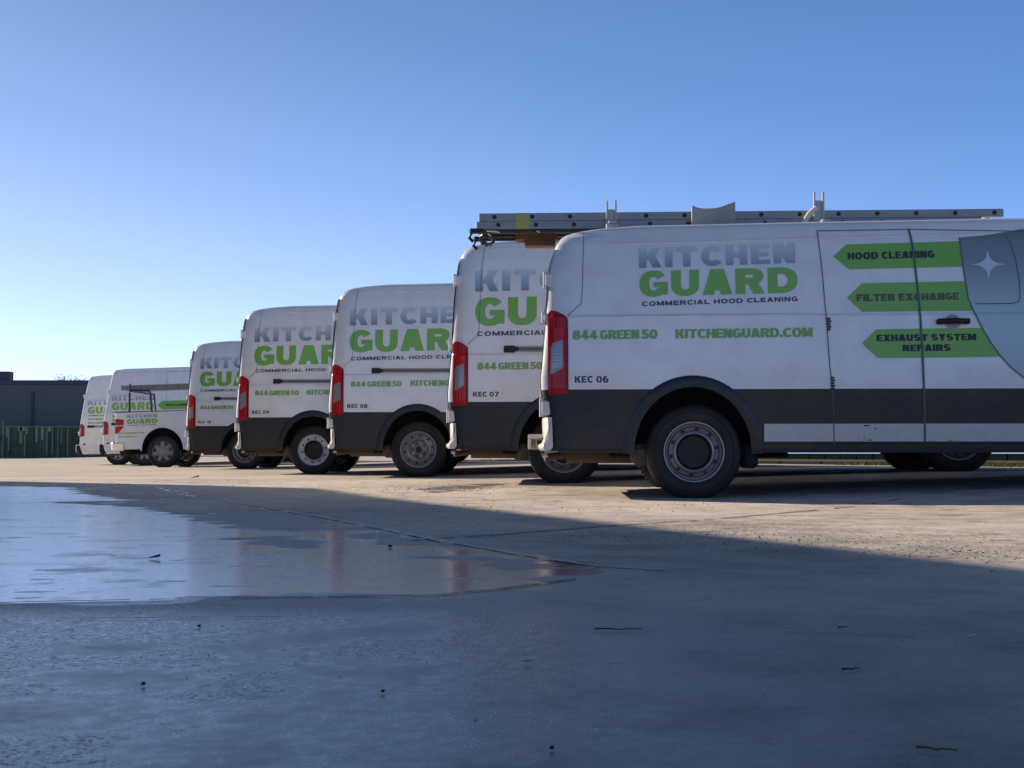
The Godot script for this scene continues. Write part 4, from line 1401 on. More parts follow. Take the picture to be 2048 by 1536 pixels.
func build_ground():
	var xs := []
	for q in [[-260.0, -40.0, 20.0], [-40.0, -7.0, 1.5], [-7.0, -2.0, 0.5], [-2.0, 2.0, 0.25], [2.0, 5.0, 0.5], [5.0, 40.0, 1.75], [40.0, 260.0, 20.0]]:
		var a := span(q[0], q[1], q[2])
		if not xs.is_empty(): a.pop_front()
		xs.append_array(a)
	var zs := []
	for q in [[-80.0, 1.0, 9.0], [1.0, 1.2, 0.2], [1.2, 4.2, 0.25], [4.2, 17.0, 0.4], [17.0, 60.0, 1.5], [60.0, 400.0, 20.0]]:
		var a := span(q[0], q[1], q[2])
		if not zs.is_empty(): a.pop_front()
		zs.append_array(a)
	var bs := [B.new(), B.new(), B.new()]
	var nrm := func(x: float, z: float) -> Vector3:
		return Vector3(-(ground_y(x + 0.1, z) - ground_y(x - 0.1, z)) / 0.2, 1.0, (ground_y(x, z + 0.1) - ground_y(x, z - 0.1)) / 0.2).normalized()
	for i in xs.size() - 1:
		for j in zs.size() - 1:
			var cx: float = (xs[i] + xs[i + 1]) * 0.5
			var cz: float = (zs[j] + zs[j + 1]) * 0.5
			var k := 2
			if cx > -2 and cx < 2 and cz > 1.2 and cz < 4.2:
				k = 0
			elif cx > -7 and cx < 5 and cz > 1.0 and cz < 17:
				k = 1
			var P := []
			for q in [[i, j], [i + 1, j], [i + 1, j + 1], [i, j + 1]]:
				var x: float = xs[q[0]]
				var z: float = zs[q[1]]
				var uv := Vector2((x + 2.0) / 4.0, (z - 1.2) / 3.0) if k == 0 else Vector2((x + 7.0) / 12.0, (z - 1.0) / 16.0)
				P.append([dp(x, z, ground_y(x, z)), nrm.call(x, z), uv])
			var b: B = bs[k]
			for t in [[0, 1, 2], [0, 2, 3]]:
				var p = P[t[0]]; var q = P[t[1]]; var r = P[t[2]]
				b.tri(p[0], q[0], r[0], p[1], q[1], r[1], Color.WHITE, Color.WHITE, Color.WHITE, p[2], q[2], r[2])
	var g := empty("ground", self)
	tag(g, "concrete yard, wet and shaded near the camera and sunlit by the vans", "ground", "", "structure")
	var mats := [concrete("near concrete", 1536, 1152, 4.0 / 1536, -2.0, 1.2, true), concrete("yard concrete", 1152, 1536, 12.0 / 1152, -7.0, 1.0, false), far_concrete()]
	var nm := ["near_slab", "yard_slab", "outer_yard"]
	for k in 3:
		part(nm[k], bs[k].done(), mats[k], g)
	# joints between the slabs, as narrow sunken fillers that stand 3 mm over the sheet
	var joint := func(pts: Array, w: float, m: Material, lift := 0.003):
		var b := B.new()
		var dense := []
		for i in pts.size() - 1:
			for k in 12:
				var p: Vector2 = pts[i].lerp(pts[i + 1], k / 12.0)
				dense.append(p + Vector2(rng.randf_range(-1, 1), rng.randf_range(-1, 1)) * w * 0.35)
		dense.append(pts[-1])
		for i in dense.size() - 1:
			if rng.randf() < 0.14:
				continue
			var d: Vector2 = (dense[mini(i + 2, dense.size() - 1)] - dense[maxi(i - 1, 0)]).normalized()
			var e := Vector2(-d.y, d.x) * w * 0.5
			var Q := []
			for q in [dense[i] - e, dense[i] + e, dense[i + 1] + e, dense[i + 1] - e]:
				Q.append(dp(q.x, q.y, ground_y(q.x, q.y) + lift))
			b.quad(Q[0], Q[1], Q[2], Q[3], Vector3.UP)
		part("slab_joint", b.done(), m, g)
	joint.call(SLAB_EDGE, 0.012, M.joint)
	joint.call([Vector2(-0.39, 5.17), Vector2(-0.05, 5.55), Vector2(0.47, 6.23), Vector2(1.06, 6.89), Vector2(1.86, 8.04), Vector2(2.63, 9.18)], 0.02, M.joint)
	joint.call([Vector2(-2.4, 2.62), Vector2(-1.03, 2.73), Vector2(-0.47, 2.77)], 0.006, M.joint)
	joint.call(GUTTER + [Vector2(0.45, 3.85)], 0.022, M.joint_pale, 0.004)
	for q in [[1.1, 6.2, 0.9, -0.25], [-0.5, 12.2, 1.3, 0.1], [-0.9, 10.9, 0.7, 0.6], [1.9, 7.3, 1.2, 0.2], [-4.2, 17.5, 2.0, 0.3], [-2.6, 14.6, 1.6, -0.2], [0.62, 2.5, 0.22, -0.35], [0.95, 2.3, 0.3, -0.3]]:
		var pts := []
		var w := 0.0
		for k in 7:
			var u := k / 6.0 - 0.5
			w += rng.randf_range(-0.08, 0.08) * q[2]
			pts.append(Vector2(q[0] + u * q[2], q[1] + u * q[2] * q[3] + w))
		joint.call(pts, 0.004 if q[1] < 4.0 else 0.018, M.joint)
	joint.call([Vector2(-7.0, 3.9), Vector2(-1.9, 4.05), Vector2(-0.9, 4.15)], 0.008, M.joint)

func scatter_gravel():
	var mm := MultiMesh.new()
	mm.transform_format = MultiMesh.TRANSFORM_3D
	mm.use_colors = true
	var b := B.new()
	var rows := []
	for i in 5:
		var row := []
		for k in 7:
			var th := PI * i / 4.0
			var ph := TAU * (k % 6) / 6.0
			var r := 1.0 + 0.22 * sin(ph * 2.0 + i * 1.3)
			row.append(Vector3(sin(th) * cos(ph) * r, cos(th) * 0.6, sin(th) * sin(ph) * r * 0.8))
		rows.append(row)
	strip_rows(b, rows, Vector3.UP)
	mm.mesh = b.done()
	var list := []
	for q in [[0.45, 5.5, 1.0, 0.5, 170], [1.15, 5.2, 0.8, 0.8, 240], [1.55, 4.5, 0.5, 0.5, 170], [-0.5, 11.8, 0.8, 1.0, 160], [0.2, 8.5, 2.6, 1.6, 110], [0.9, 2.4, 0.5, 0.4, 26], [-2.0, 14.0, 4.0, 3.0, 90], [0.0, 2.2, 1.6, 0.8, 24]]:
		for k in q[4] * 3:
			list.append([q[0] + rng.randfn() * q[2] * 0.4, q[1] + rng.randfn() * q[3] * 0.4])
	mm.instance_count = list.size()
	for k in list.size():
		var sz := 0.0014 + 0.0036 * pow(rng.randf(), 4.0)
		if list[k][1] > 7.0: sz *= 1.5
		elif list[k][1] < 3.2: sz *= 0.45
		var bs := Basis(Vector3.UP, rng.randf() * TAU).scaled(Vector3(sz, sz, sz))
		mm.set_instance_transform(k, Transform3D(bs, dp(list[k][0], list[k][1], ground_y(list[k][0], list[k][1]) + sz * 0.4)))
		var t := rng.randf_range(0.2, 0.62)
		mm.set_instance_color(k, Color(t * 1.05, t * 0.97, t * 0.85))
	var o := MultiMeshInstance3D.new()
	o.multimesh = mm
	o.name = "gravel"
	var m := mat("gravel_stone", 1, 1, 1, 0.85)
	m.vertex_color_use_as_albedo = true
	o.material_override = m
	add_child(o, true)
	tag(o, "loose pale grit scattered over the concrete yard", "gravel", "", "stuff")

func build_sky() -> PanoramaSkyMaterial:
	var W := 768
	var H := 384
	var im := Image.create(W, H, false, Image.FORMAT_RGBF)
	var sun := -SUN_TRAVEL.normalized()
	var saz := atan2(sun.x, -sun.z)
	for r in H:
		var el := PI * 0.5 - PI * (r + 0.5) / H
		var e := maxf(rad_to_deg(el), 0.0)
		for c in W:
			var az := TAU * (c + 0.5) / W
			var dir := Vector3(sin(az) * cos(el), sin(el), -cos(az) * cos(el))
			var da := absf(wrapf(az - saz, -PI, PI))
			var near := exp(-pow(da / 1.05, 2.0))          # towards the sun along the horizon
			var half := 0.5 + 0.5 * cos(da)
			var hor := Vector3(0.62, 0.93, 1.50).lerp(Vector3(1.42, 1.68, 2.4), near)
			var midc := Vector3(0.08, 0.305, 0.90).lerp(Vector3(0.095, 0.345, 0.90), half)
			var zen := Vector3(0.05, 0.07, 0.105)
			var high := exp(-e / 26.0) * (1.0 - 0.65 * smoothstep(16.0, 45.0, e))
			var k := lerpf(4.6, 8.5, near) + 4.5 * smoothstep(1.5, 2.7, da)
			var col := hor * exp(-e / k) + midc * (1.0 - exp(-e / k)) * high + zen * (1.0 - high)
			var g := dir.angle_to(sun)
			col += Vector3(1.0, 0.97, 0.90) * (0.9 * exp(-g / 0.16) + 0.05 * exp(-g / 0.5))
			col /= 1.4
			im.set_pixel(c, r, Color(col.x, col.y, col.z))
	var m := PanoramaSkyMaterial.new()
	m.panorama = ImageTexture.create_from_image(im)
	return m

func make_materials():
	mat("paint", 0.77, 0.80, 0.83, 0.25, 0.0, 1.0)
	var n := FastNoiseLite.new()
	n.seed = 3
	n.frequency = 0.01
	n.fractal_octaves = 5
	var t := NoiseTexture2D.new()
	t.noise = n
	t.width = 512; t.height = 512
	t.seamless = true
	var gr := Gradient.new()
	gr.set_color(0, Color(0.965, 0.962, 0.955))
	gr.set_color(1, Color(1, 1, 1))
	gr.set_offset(0, 0.15)
	gr.set_offset(1, 0.6)
	t.color_ramp = gr
	M.paint.albedo_texture = t
	M.paint.uv1_triplanar = true
	M.paint.uv1_scale = Vector3(0.6, 0.6, 0.6)
	var rt := NoiseTexture2D.new()
	rt.noise = n
	rt.width = 256; rt.height = 256
	rt.seamless = true
	var g2 := Gradient.new()
	g2.set_color(0, Color(0.5, 0.5, 0.5))
	g2.set_color(1, Color(1, 1, 1))
	rt.color_ramp = g2
	mat("wrap_black", 0.019, 0.026, 0.038, 0.5)
	M.wrap_black.roughness_texture = rt
	var g3 := Gradient.new()
	g3.set_color(0, Color(0.72, 0.72, 0.72))
	g3.set_color(1, Color(1, 0.99, 0.97))
	var dt := NoiseTexture2D.new()
	var dn := FastNoiseLite.new()
	dn.seed = 9
	dn.frequency = 0.02
	dn.fractal_octaves = 6
	dt.noise = dn
	dt.width = 512; dt.height = 512
	dt.seamless = true
	dt.color_ramp = g3
	M.wrap_black.albedo_texture = dt
	M.wrap_black.uv1_triplanar = true
	M.wrap_black.uv1_scale = Vector3(0.8, 1.6, 0.8)
	mat("sill", 0.035, 0.03, 0.026, 0.75)
	mat("sill_white", 0.60, 0.60, 0.57, 0.4)
	M.sill_white.albedo_texture = t
	M.sill_white.uv1_triplanar = true
	M.sill_white.uv1_scale = Vector3(1.6, 3.0, 1.6)
	mat("underbody", 0.012, 0.012, 0.013, 0.85)
	mat("rust", 0.09, 0.06, 0.045, 0.8)
	mat("rust_dark", 0.05, 0.04, 0.035, 0.8)
	mat("dusty", 0.10, 0.085, 0.07, 0.9)
	mat("bumper", 0.62, 0.60, 0.58, 0.35, 0.0, 0.3)
	mat("plate", 0.7, 0.7, 0.7, 0.4)
	mat("hinge", 0.66, 0.66, 0.66, 0.35)
	mat("chrome", 0.75, 0.74, 0.72, 0.22, 0.9)
	mat("red_lens", 0.42, 0.010, 0.018, 0.2, 0.0, 0.6)
	mat("red_bright", 0.62, 0.012, 0.014, 0.15, 0.0, 1.0)
	mat("red_dark", 0.13, 0.005, 0.010, 0.2, 0.0, 1.0)
	for key in ["red_lens", "red_bright", "red_dark"]:
		M[key].metallic_specular = 0.3
		M[key].clearcoat = 0.25
	mat("lens_frame", 0.34, 0.26, 0.27, 0.3, 0.2, 0.5)
	mat("clear_lens", 0.34, 0.35, 0.37, 0.25, 0.4, 0.6)
	mat("gap", 0.11, 0.125, 0.15, 0.8)
	mat("vcol", 1, 1, 1, 0.35, 0.0, 0.4)
	M.vcol.vertex_color_use_as_albedo = true
	mat("green", 0.18, 0.45, 0.060, 0.32, 0.0, 0.4)
	mat("green_dark", 0.19, 0.41, 0.075, 0.35, 0.0, 0.4)
	mat("navy", 0.020, 0.026, 0.060, 0.4, 0.0, 0.3)
	mat("sticker", 0.80, 0.81, 0.82, 0.35, 0.0, 0.5)
	mat("ink", 0.012, 0.018, 0.020, 0.4)
	mat("ink_pale", 0.085, 0.10, 0.07, 0.45)  # lighter ink, used for the words on the middle arrow
	mat("slate", 0.09, 0.125, 0.15, 0.4)
	mat("star", 0.52, 0.64, 0.72, 0.35, 0.0, 0.4)
	mat("black", 0.010, 0.010, 0.012, 0.55)
	mat("black_satin", 0.018, 0.018, 0.021, 0.42)
	mat("grey_cup", 0.34, 0.34, 0.34, 0.35)
	mat("track", 0.24, 0.25, 0.27, 0.4)
	mat("track_dark", 0.10, 0.10, 0.11, 0.5)
	mat("glass_dark", 0.010, 0.012, 0.015, 0.05, 0.0, 1.0)
	mat("rack", 0.42, 0.43, 0.42, 0.5, 0.3)
	mat("cream", 0.66, 0.58, 0.46, 0.5)
	mat("tyre", 0.013, 0.013, 0.014, 0.82)
	M.tyre.roughness_texture = rt
	M.tyre.uv1_triplanar = true
	mat("rim_0", 0.27, 0.245, 0.245, 0.5, 0.5)
	mat("rim_ring", 0.42, 0.41, 0.42, 0.4, 0.5)
	mat("rim_1", 0.30, 0.29, 0.30, 0.5, 0.5)
	mat("rim_2", 0.26, 0.26, 0.27, 0.35, 0.6)
	mat("rim_3", 0.66, 0.70, 0.74, 0.35, 0.4)
	mat("aluminium", 0.30, 0.31, 0.32, 0.5, 0.35)
	M.aluminium.albedo_texture = t
	M.aluminium.uv1_triplanar = true
	M.aluminium.uv1_scale = Vector3(3, 3, 3)
	mat("weathered", 0.22, 0.22, 0.24, 0.5, 0.4)
	mat("sheet_grey", 0.36, 0.345, 0.32, 0.6)
	mat("tape", 0.42, 0.38, 0.10, 0.6)
	mat("wood", 0.15, 0.07, 0.033, 0.8)
	mat("joint_pale", 0.40, 0.41, 0.42, 0.5)
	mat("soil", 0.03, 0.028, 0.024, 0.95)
	mat("joint", 0.035, 0.033, 0.03, 0.9)
	mat("panel_green", 0.095, 0.11, 0.108, 0.6)
	mat("panel_trim", 0.05, 0.055, 0.075, 0.6)
	mat("slat_dark", 0.065, 0.085, 0.045, 0.7)
	mat("slat_mid", 0.09, 0.115, 0.065, 0.7)
	mat("slat_deep", 0.04, 0.055, 0.03, 0.7)
	mat("slat_pale", 0.26, 0.32, 0.20, 0.7)
	mat("steel", 0.20, 0.22, 0.21, 0.5, 0.5)
	mat("block", 0.009, 0.012, 0.010, 0.9)  # wall and kerb: shade is put into these dark colours
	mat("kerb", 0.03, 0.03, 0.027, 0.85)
	M.block.metallic_specular = 0.05
	M.kerb.metallic_specular = 0.05
	mat("wall_buff", 0.42, 0.38, 0.33, 0.8)
	mat("leaf", 0.14, 0.075, 0.03, 0.7)
	mat("twig", 0.035, 0.025, 0.02, 0.8)
	mat("stone", 0.05, 0.05, 0.05, 0.8)
	mat("bark", 0.22, 0.20, 0.18, 0.9)
	mat("foliage", 0.22, 0.25, 0.20, 0.8)  # distance haze is put into this paler leaf colour
	mat("grass", 0.22, 0.24, 0.08, 0.8)
	M.grass.vertex_color_use_as_albedo = true
	M.grass.backlight_enabled = true
	M.grass.backlight = Color(0.4, 0.4, 0.2)

# ------------------------------------------------------------------
func _ready():
	rng.seed = 20
	var cam := Camera3D.new()
	cam.name = "camera"
	cam.fov = rad_to_deg(2.0 * atan(768.0 / 2700.0))
	cam.near = 0.05
	cam.far = 900.0
	cam.position = Vector3(0, 0.30, 0)
	cam.rotation.x = atan(138.0 / 2700.0)
	add_child(cam)
	cam.current = true
	var env := Environment.new()
	env.background_mode = Environment.BG_SKY
	var sky := Sky.new()
	sky.sky_material = build_sky()
	env.sky = sky
	env.tonemap_mode = Environment.TONE_MAPPER_LINEAR
	env.tonemap_exposure = 1.5
	env.sdfgi_enabled = true
	env.ssao_enabled = true
	env.ssil_enabled = true
	var we := WorldEnvironment.new()
	we.name = "world"
	we.environment = env
	add_child(we)
	var sun := DirectionalLight3D.new()
	sun.name = "sun"
	sun.light_energy = 1.6
	sun.light_angular_distance = 0.5
	sun.light_color = Color(1.0, 0.915, 0.81)
	sun.shadow_enabled = true
	add_child(sun)
	sun.look_at_from_position(Vector3.ZERO, SUN_TRAVEL.normalized(), Vector3.UP)

	make_materials()
	build_ground()
	scatter_gravel()

	# --- the building on the left whose shadow lies over the foreground
	var far_corner := Vector2(-13.7, 20.2)
	var along := Vector2(0.397, -1.0).normalized()
	var into := Vector2(-1.0, -0.397).normalized()
	var wb := empty("concrete_building", self, dp(far_corner.x, far_corner.y))
	tag(wb, "tall buff concrete building standing left of the yard and shading the foreground", "building")
	wb.rotation.y = atan2(along.y, along.x)
	var LEN := 17.5
	var TOP := 6.0
	var b := B.new()
	b.box(Vector3(0, -0.3, 0.12), Vector3(LEN, TOP - 0.1, 26.0), 0.0)
	part("wall", b.done(), M.wall_buff, wb)
	for k in 5:
		b = B.new()
		b.box(Vector3(k * 3.5 + 0.01, -0.2, 0.0), Vector3(k * 3.5 + 3.49, TOP - 0.1, 0.12), 0.02)
		part("wall_panel", b.done(), M.wall_buff, wb)
	b = B.new()
	b.box(Vector3(-0.02, TOP - 0.1, -0.03), Vector3(LEN + 0.02, TOP, 26.0), 0.01)
	part("parapet", b.done(), M.steel, wb)

	var ws := empty("added_warehouse", self, Vector3(18.0, -0.03, 62.0))  # unseen, added for its reflection and bounce on the van sides
	tag(ws, "long pale unseen warehouse added behind the camera to reflect in the vans", "building")
	b = B.new()
	b.box(Vector3(-26, 0, 0), Vector3(30, 4.6, 14), 0.0)
	part("wall", b.done(), M.wall_buff, ws)
	b = B.new()
	b.box(Vector3(-26.3, 4.6, -0.4), Vector3(30.3, 5.2, 14.2), 0.05)
	part("roof", b.done(), M.panel_trim, ws)
	for k in 7:
		b = B.new()
		b.box(Vector3(-22.0 + k * 7.5, 0.0, -0.04), Vector3(-18.2 + k * 7.5, 3.4, 0.02), 0.01)
		part("roller_door", b.done(), M.block, ws)

	# --- far end of the yard: slatted fence and green metal building
	var fz := 85.0
	var fence := empty("slatted_fence", self, dp(-29.68, fz, ground_y(-29.68, fz)))
	tag(fence, "dark green slatted fence with pale worn slats below the green building", "fence")
	for k in 90:
		var x := -6.0 + k * 0.105
		b = B.new()
		b.box(Vector3(x, 0.05, -0.01), Vector3(x + 0.092, 1.98, 0.01), 0.0)
		part("slat", b.done(), M[["slat_dark", "slat_dark", "slat_mid", "slat_deep"][rng.randi() % 4]], fence)
	for q in [[-2.42, 1.05, 1.98, 0.16], [-2.42, 0.35, 1.5, 0.13], [-2.15, 1.35, 1.98, 0.10], [-1.42, 1.75, 2.02, 0.45], [-1.30, 0.95, 1.98, 0.15], [-0.92, 1.55, 2.0, 0.12], [-0.30, 1.05, 2.0, 0.13], [0.06, 1.2, 2.0, 0.14], [0.42, 1.7, 2.0, 0.25], [0.40, 0.2, 1.98, 0.06], [1.3, 0.9, 1.98, 0.05], [0.75, 0.3, 1.98, 0.05], [-1.0, 0.15, 1.5, 0.05], [-2.0, 0.5, 1.98, 0.06], [1.7, 0.2, 1.9, 0.05]]:
		b = B.new()
		b.box(Vector3(q[0], q[1], 0.012), Vector3(q[0] + q[3], q[2], 0.022), 0.0)
		part("pale_slat", b.done(), M.slat_pale, fence)
	for k in 5:
		b = B.new()
		b.tube([Vector3(-5.8 + k * 3.46, 0, 0.05), Vector3(-5.8 + k * 3.46, 2.42 if k == 1 else 2.1, 0.05)], 0.035, 8)
		part("post", b.done(), M.steel, fence)
	b = B.new()
	b.tube([Vector3(-6.0, 2.02, 0.03), Vector3(3.5, 1.99, 0.03)], 0.03, 6)
	part("top_rail", b.done(), M.slat_pale, fence)

	var gb := empty("metal_building", self, dp(-31.08, fz + 4.0, -0.05))
	tag(gb, "dark green ribbed metal building behind the slatted fence at far left", "building")
	b = B.new()
	b.box(Vector3(-14.0, 0, -18.0), Vector3(4.6, 4.95, -0.06), 0.0)
	part("wall", b.done(), M.panel_green, gb)
	for k in 18:
		var x := -13.95 + k * 1.03
		b = B.new()
		b.box(Vector3(x, 0, -0.06), Vector3(x + 1.028, 4.85, 0.0), 0.0)
		part("wall_panel", b.done(), M.panel_green, gb)
	b = B.new()
	b.box(Vector3(-14.1, 4.85, -0.1), Vector3(4.7, 5.15, 0.06), 0.02)
	part("eaves_trim", b.done(), M.panel_trim, gb)
	b = B.new()
	b.box(Vector3(-13.0, 5.15, -1.0), Vector3(-2.2, 5.75, -0.3), 0.02)
	part("roof_unit", b.done(), M.panel_trim, gb)
	b = B.new()
	b.box(Vector3(-0.62, 0.0, 0.02), Vector3(-0.46, 4.4, 0.12), 0.02)
	part("downpipe", b.done(), M.panel_trim, gb)

	for q in [[-45.3, 136.0, 7.65, "small bare treetop just showing over the green roof, left one"], [-44.2, 137.5, 7.6, "small bare treetop just showing over the green roof, next to the white van"]]:
		var tr := empty("tree", self, dp(q[0], q[1], -0.05))
		tag(tr, q[3], "tree", "treetops over the roof")
		b = B.new()
		b.tube([Vector3.ZERO, Vector3(0.1, q[2] * 0.45, 0), Vector3(0, q[2] * 0.9, 0)], 0.16, 7, 0.03)
		for k in 26:
			var y: float = rng.randf_range(0.4, 0.88) * q[2]
			var a := rng.randf() * TAU
			var l := rng.randf_range(0.4, 1.0)
			b.tube([Vector3(0, y, 0), Vector3(cos(a) * l * 0.6, y + l * 0.5, sin(a) * l * 0.6), Vector3(cos(a) * l, y + l, sin(a) * l)], 0.03, 4, 0.008)
		part("trunk", b.done(), M.bark, tr)
		b = B.new()
		for k in 800:
			var v := Vector3(rng.randfn() * 0.40, rng.randfn() * 0.6, rng.randfn() * 0.42) + Vector3(0, q[2] * 0.9, 0)
			var d := Vector3(rng.randfn(), rng.randfn(), rng.randfn()).normalized() * 0.10
			var e := d.cross(Vector3(rng.randfn(), rng.randfn(), rng.randfn())).normalized() * 0.05
			b.flat(v - d, v + e, v + d, Vector3.UP); b.flat(v - d, v + d, v - e, Vector3.UP)
		part("crown", b.done(), M.foliage, tr)

	# --- kerb, verge and low wall in front of the parked noses
	var v0 := Vector2(-2.0, 33.0)
	var v1 := Vector2(9.5, 10.5)
	var vd := (v1 - v0).normalized()
	var vn := Vector2(-vd.y, vd.x) * -1.0
	if vn.x < 0: vn = -vn
	var place := func(s: float, off: float) -> Vector2: return v0 + vd * s + vn * off
	var VL := v0.distance_to(v1)
	b = B.new()
	for k in 26:
		var p: Vector2 = place.call(VL * k / 26.0 + 0.01, 0.0)
		var q: Vector2 = place.call(VL * (k + 1) / 26.0 - 0.01, 0.0)
		var c := (p + q) * 0.5
		var tf := Transform3D(Basis(Vector3.UP, atan2(vd.y, vd.x)), dp(c.x, c.y, ground_y(c.x, c.y)))
		b.box(Vector3(-p.distance_to(q) * 0.5, -0.05, -0.075), Vector3(p.distance_to(q) * 0.5, 0.045, 0.075), 0.012, tf)
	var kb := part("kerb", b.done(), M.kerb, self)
	tag(kb, "low concrete kerb along the grass strip beyond the vans", "kerb", "", "structure")
	b = B.new()
	for k in 26:
		var p: Vector2 = place.call(VL * k / 26.0, 0.08)
		var q: Vector2 = place.call(VL * (k + 1) / 26.0, 0.08)
		var p2: Vector2 = place.call(VL * k / 26.0, 2.3)
		var q2: Vector2 = place.call(VL * (k + 1) / 26.0, 2.3)
		b.quad(dp(p.x, p.y, ground_y(p.x, p.y) + 0.025), dp(q.x, q.y, ground_y(q.x, q.y) + 0.025), dp(q2.x, q2.y, ground_y(q2.x, q2.y) + 0.06), dp(p2.x, p2.y, ground_y(p2.x, p2.y) + 0.06), Vector3.UP)
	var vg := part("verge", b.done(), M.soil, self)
	tag(vg, "strip of bare earth between the kerb and the block wall", "verge", "", "structure")
	var bw := empty("block_wall", self)
	tag(bw, "low grey green block wall, its shade put into the colour, seen under the vans behind the grass", "wall")
	for row in 5:
		for k in 62:
			var s0 := VL * (k + 0.5 * (row % 2)) / 62.0
			var p: Vector2 = place.call(s0 + 0.005, 2.4)
			var q: Vector2 = place.call(s0 + VL / 62.0 - 0.005, 2.4)
			var c := (p + q) * 0.5
			var key := "wall_block"
			if not M.has(key):
				var bb := B.new()
				bb.box(Vector3(-p.distance_to(q) * 0.5, 0.005, -0.09), Vector3(p.distance_to(q) * 0.5, 0.215, 0.09), 0.008)
				M[key] = bb.done()
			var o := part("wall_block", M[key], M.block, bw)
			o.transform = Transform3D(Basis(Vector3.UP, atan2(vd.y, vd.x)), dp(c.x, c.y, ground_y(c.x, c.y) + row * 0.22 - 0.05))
	b = B.new()
	for k in 5200:
		var s := rng.randf() * VL
		var off := rng.randfn() * 0.2 - 0.12
		if sin(s * 2.1) + sin(s * 0.7 + 1.0) < -0.3:
			continue
		var p: Vector2 = place.call(s, off)
		var at := dp(p.x, p.y, ground_y(p.x, p.y) + (0.025 if off > -0.07 else 0.0))
		var hgt := rng.randf_range(0.02, 0.06)
		var a := rng.randf() * TAU
		var side := Vector3(cos(a), 0, sin(a)) * 0.008
		var tip := at + Vector3(rng.randfn() * 0.03, hgt, rng.randfn() * 0.03)
		var col := Color(0.34, 0.36, 0.10).lerp(Color(0.62, 0.54, 0.26), rng.randf())
		b.flat(at - side, at + side, tip, Vector3.UP + side * 20.0, col)
	var gr := part("grass", b.done(), M.grass, self)
	tag(gr, "dry yellow green grass along the kerb, glimpsed beneath the vans", "grass", "", "stuff")

	# --- the row of vans
	var n3 := Vector2(sin(deg_to_rad(3.0)), cos(deg_to_rad(3.0)))
	var park := func(o: Node3D, x: float, z: float, up: float, half: float, pitch: float):
		o.position = dp(x + n3.x * half, z + n3.y * half, up)
		o.basis = Basis(Vector3.UP, deg_to_rad(-3.0)) * Basis(Vector3(0, 0, 1), deg_to_rad(pitch))
	var v6 := make_transit(true)
	park.call(v6, 1.341, 9.93, -0.034, 1.03, 0.0)
	tag(v6, "white low-roof van numbered KEC 06 with green arrows and star print, nearest of the row", "van", "white vans in the row")
	var v7 := make_transit(false)
	park.call(v7, 0.500, 13.0, -0.010, 1.03, 0.0)
	tag(v7, "white van numbered KEC 07, partly hidden behind the ladder-carrying van", "van", "white vans in the row")
	var sh := transit_shell(false)
	var spots := [[-1.154, 16.6, "KEC 08", "white van numbered KEC 08 between KEC 07 and KEC 09", 0.0, 1], [-2.812, 19.1, "KEC 09", "white van numbered KEC 09 with pale grey steel wheel", 0.0, 3], [-4.996, 25.2, "KEC 10", "white van numbered KEC 10 standing beside the white pickup", 0.0, 0]]
	for s in spots:
		var v: Node3D = v7.duplicate()
		v.name = numbered("delivery_van")
		add_child(v, true)
		park.call(v, s[0], s[1], s[4], 1.03, 0.0)
		tag(v, s[3], "van", "white vans in the row")
		v.get_node("fleet_number").mesh = fleet_number(sh, s[2])
		for c in v.get_children():
			if c.name.begins_with("wheel") and c.get_child_count() > 0:
				var rim: MeshInstance3D = c.get_node("rim")
				if s[5] == 1:
					if not M.has("rim1_ready"):
						var dummy := Node3D.new()
						wheel(dummy, Vector3.ZERO, 1.0, 1)
						M["rim1_ready"] = dummy.get_child(0).get_node("rim").mesh
						dummy.free()
					rim.mesh = M["rim1_ready"]
					rim.set_surface_override_material(0, M.rim_1)
				else:
					rim.set_surface_override_material(0, M["rim_%d" % s[5]])

	var nv := make_high_roof()
	park.call(nv, -10.07, 37.0, -0.05, 1.0, 1.0)
	tag(nv, "white high-roof van with slanted back just behind the white pickup", "van", "white high-roof vans")
	var nv2: Node3D = nv.duplicate()
	nv2.name = numbered("panel_van")
	add_child(nv2, true)
	park.call(nv2, -11.67, 40.0, -0.06, 1.0, 1.0)
	tag(nv2, "white high-roof van at the far end of the row, in front of the green building", "van", "white high-roof vans")
	var pk := make_pickup()
	park.call(pk, -8.26, 32.0, -0.05, 0.98, 1.75)
	tag(pk, "white pickup truck with black ladder frame over its bed", "pickup truck")

	# --- ladders and the loose things on the roof
	var ld := make_ladder(M.aluminium, [[-1.66, 2.30, 2.116, 0.03], [-1.64, 2.472, 2.181, 0.0]], 0.062, 0.35, 0.42, -1.518, 0.3015)
	ld.transform = v6.transform
	tag(ld, "long aluminium extension ladder lying on the roof rack of van KEC 06", "ladder")
	b = B.new()
	b.box(Vector3(-1.352, 2.115, 0.352), Vector3(-1.24, 2.244, 0.3565), 0.001)
	part("tape_wrap", b.done(), M.tape, ld)
	for e in [0.34, -0.06]:
		b = B.new()
		b.box(Vector3(-1.72, 2.085, e - 0.03), Vector3(-1.60, 2.125, e + 0.02), 0.01)
		b.tube([Vector3(-1.70, 2.09, e), Vector3(-1.72, 2.05, e), Vector3(-1.69, 2.02, e)], 0.015, 6)
		part("ladder_foot", b.done(), M.black, ld)
	b = B.new()
	for k in 9:
		var u := TAU * k / 9.0
		b.tube([Vector3(-1.60 + cos(u) * 0.05, 2.07 + sin(u) * 0.035, 0.30 - k * 0.03), Vector3(-1.60 + cos(u + 1.2) * 0.055, 2.06 + sin(u + 1.2) * 0.04, 0.26 - k * 0.03), Vector3(-1.58 + cos(u + 2.4) * 0.05, 2.07 + sin(u + 2.4) * 0.035, 0.24 - k * 0.03)], 0.009, 5)
	part("rope_coil", b.done(), M.black_satin, ld)
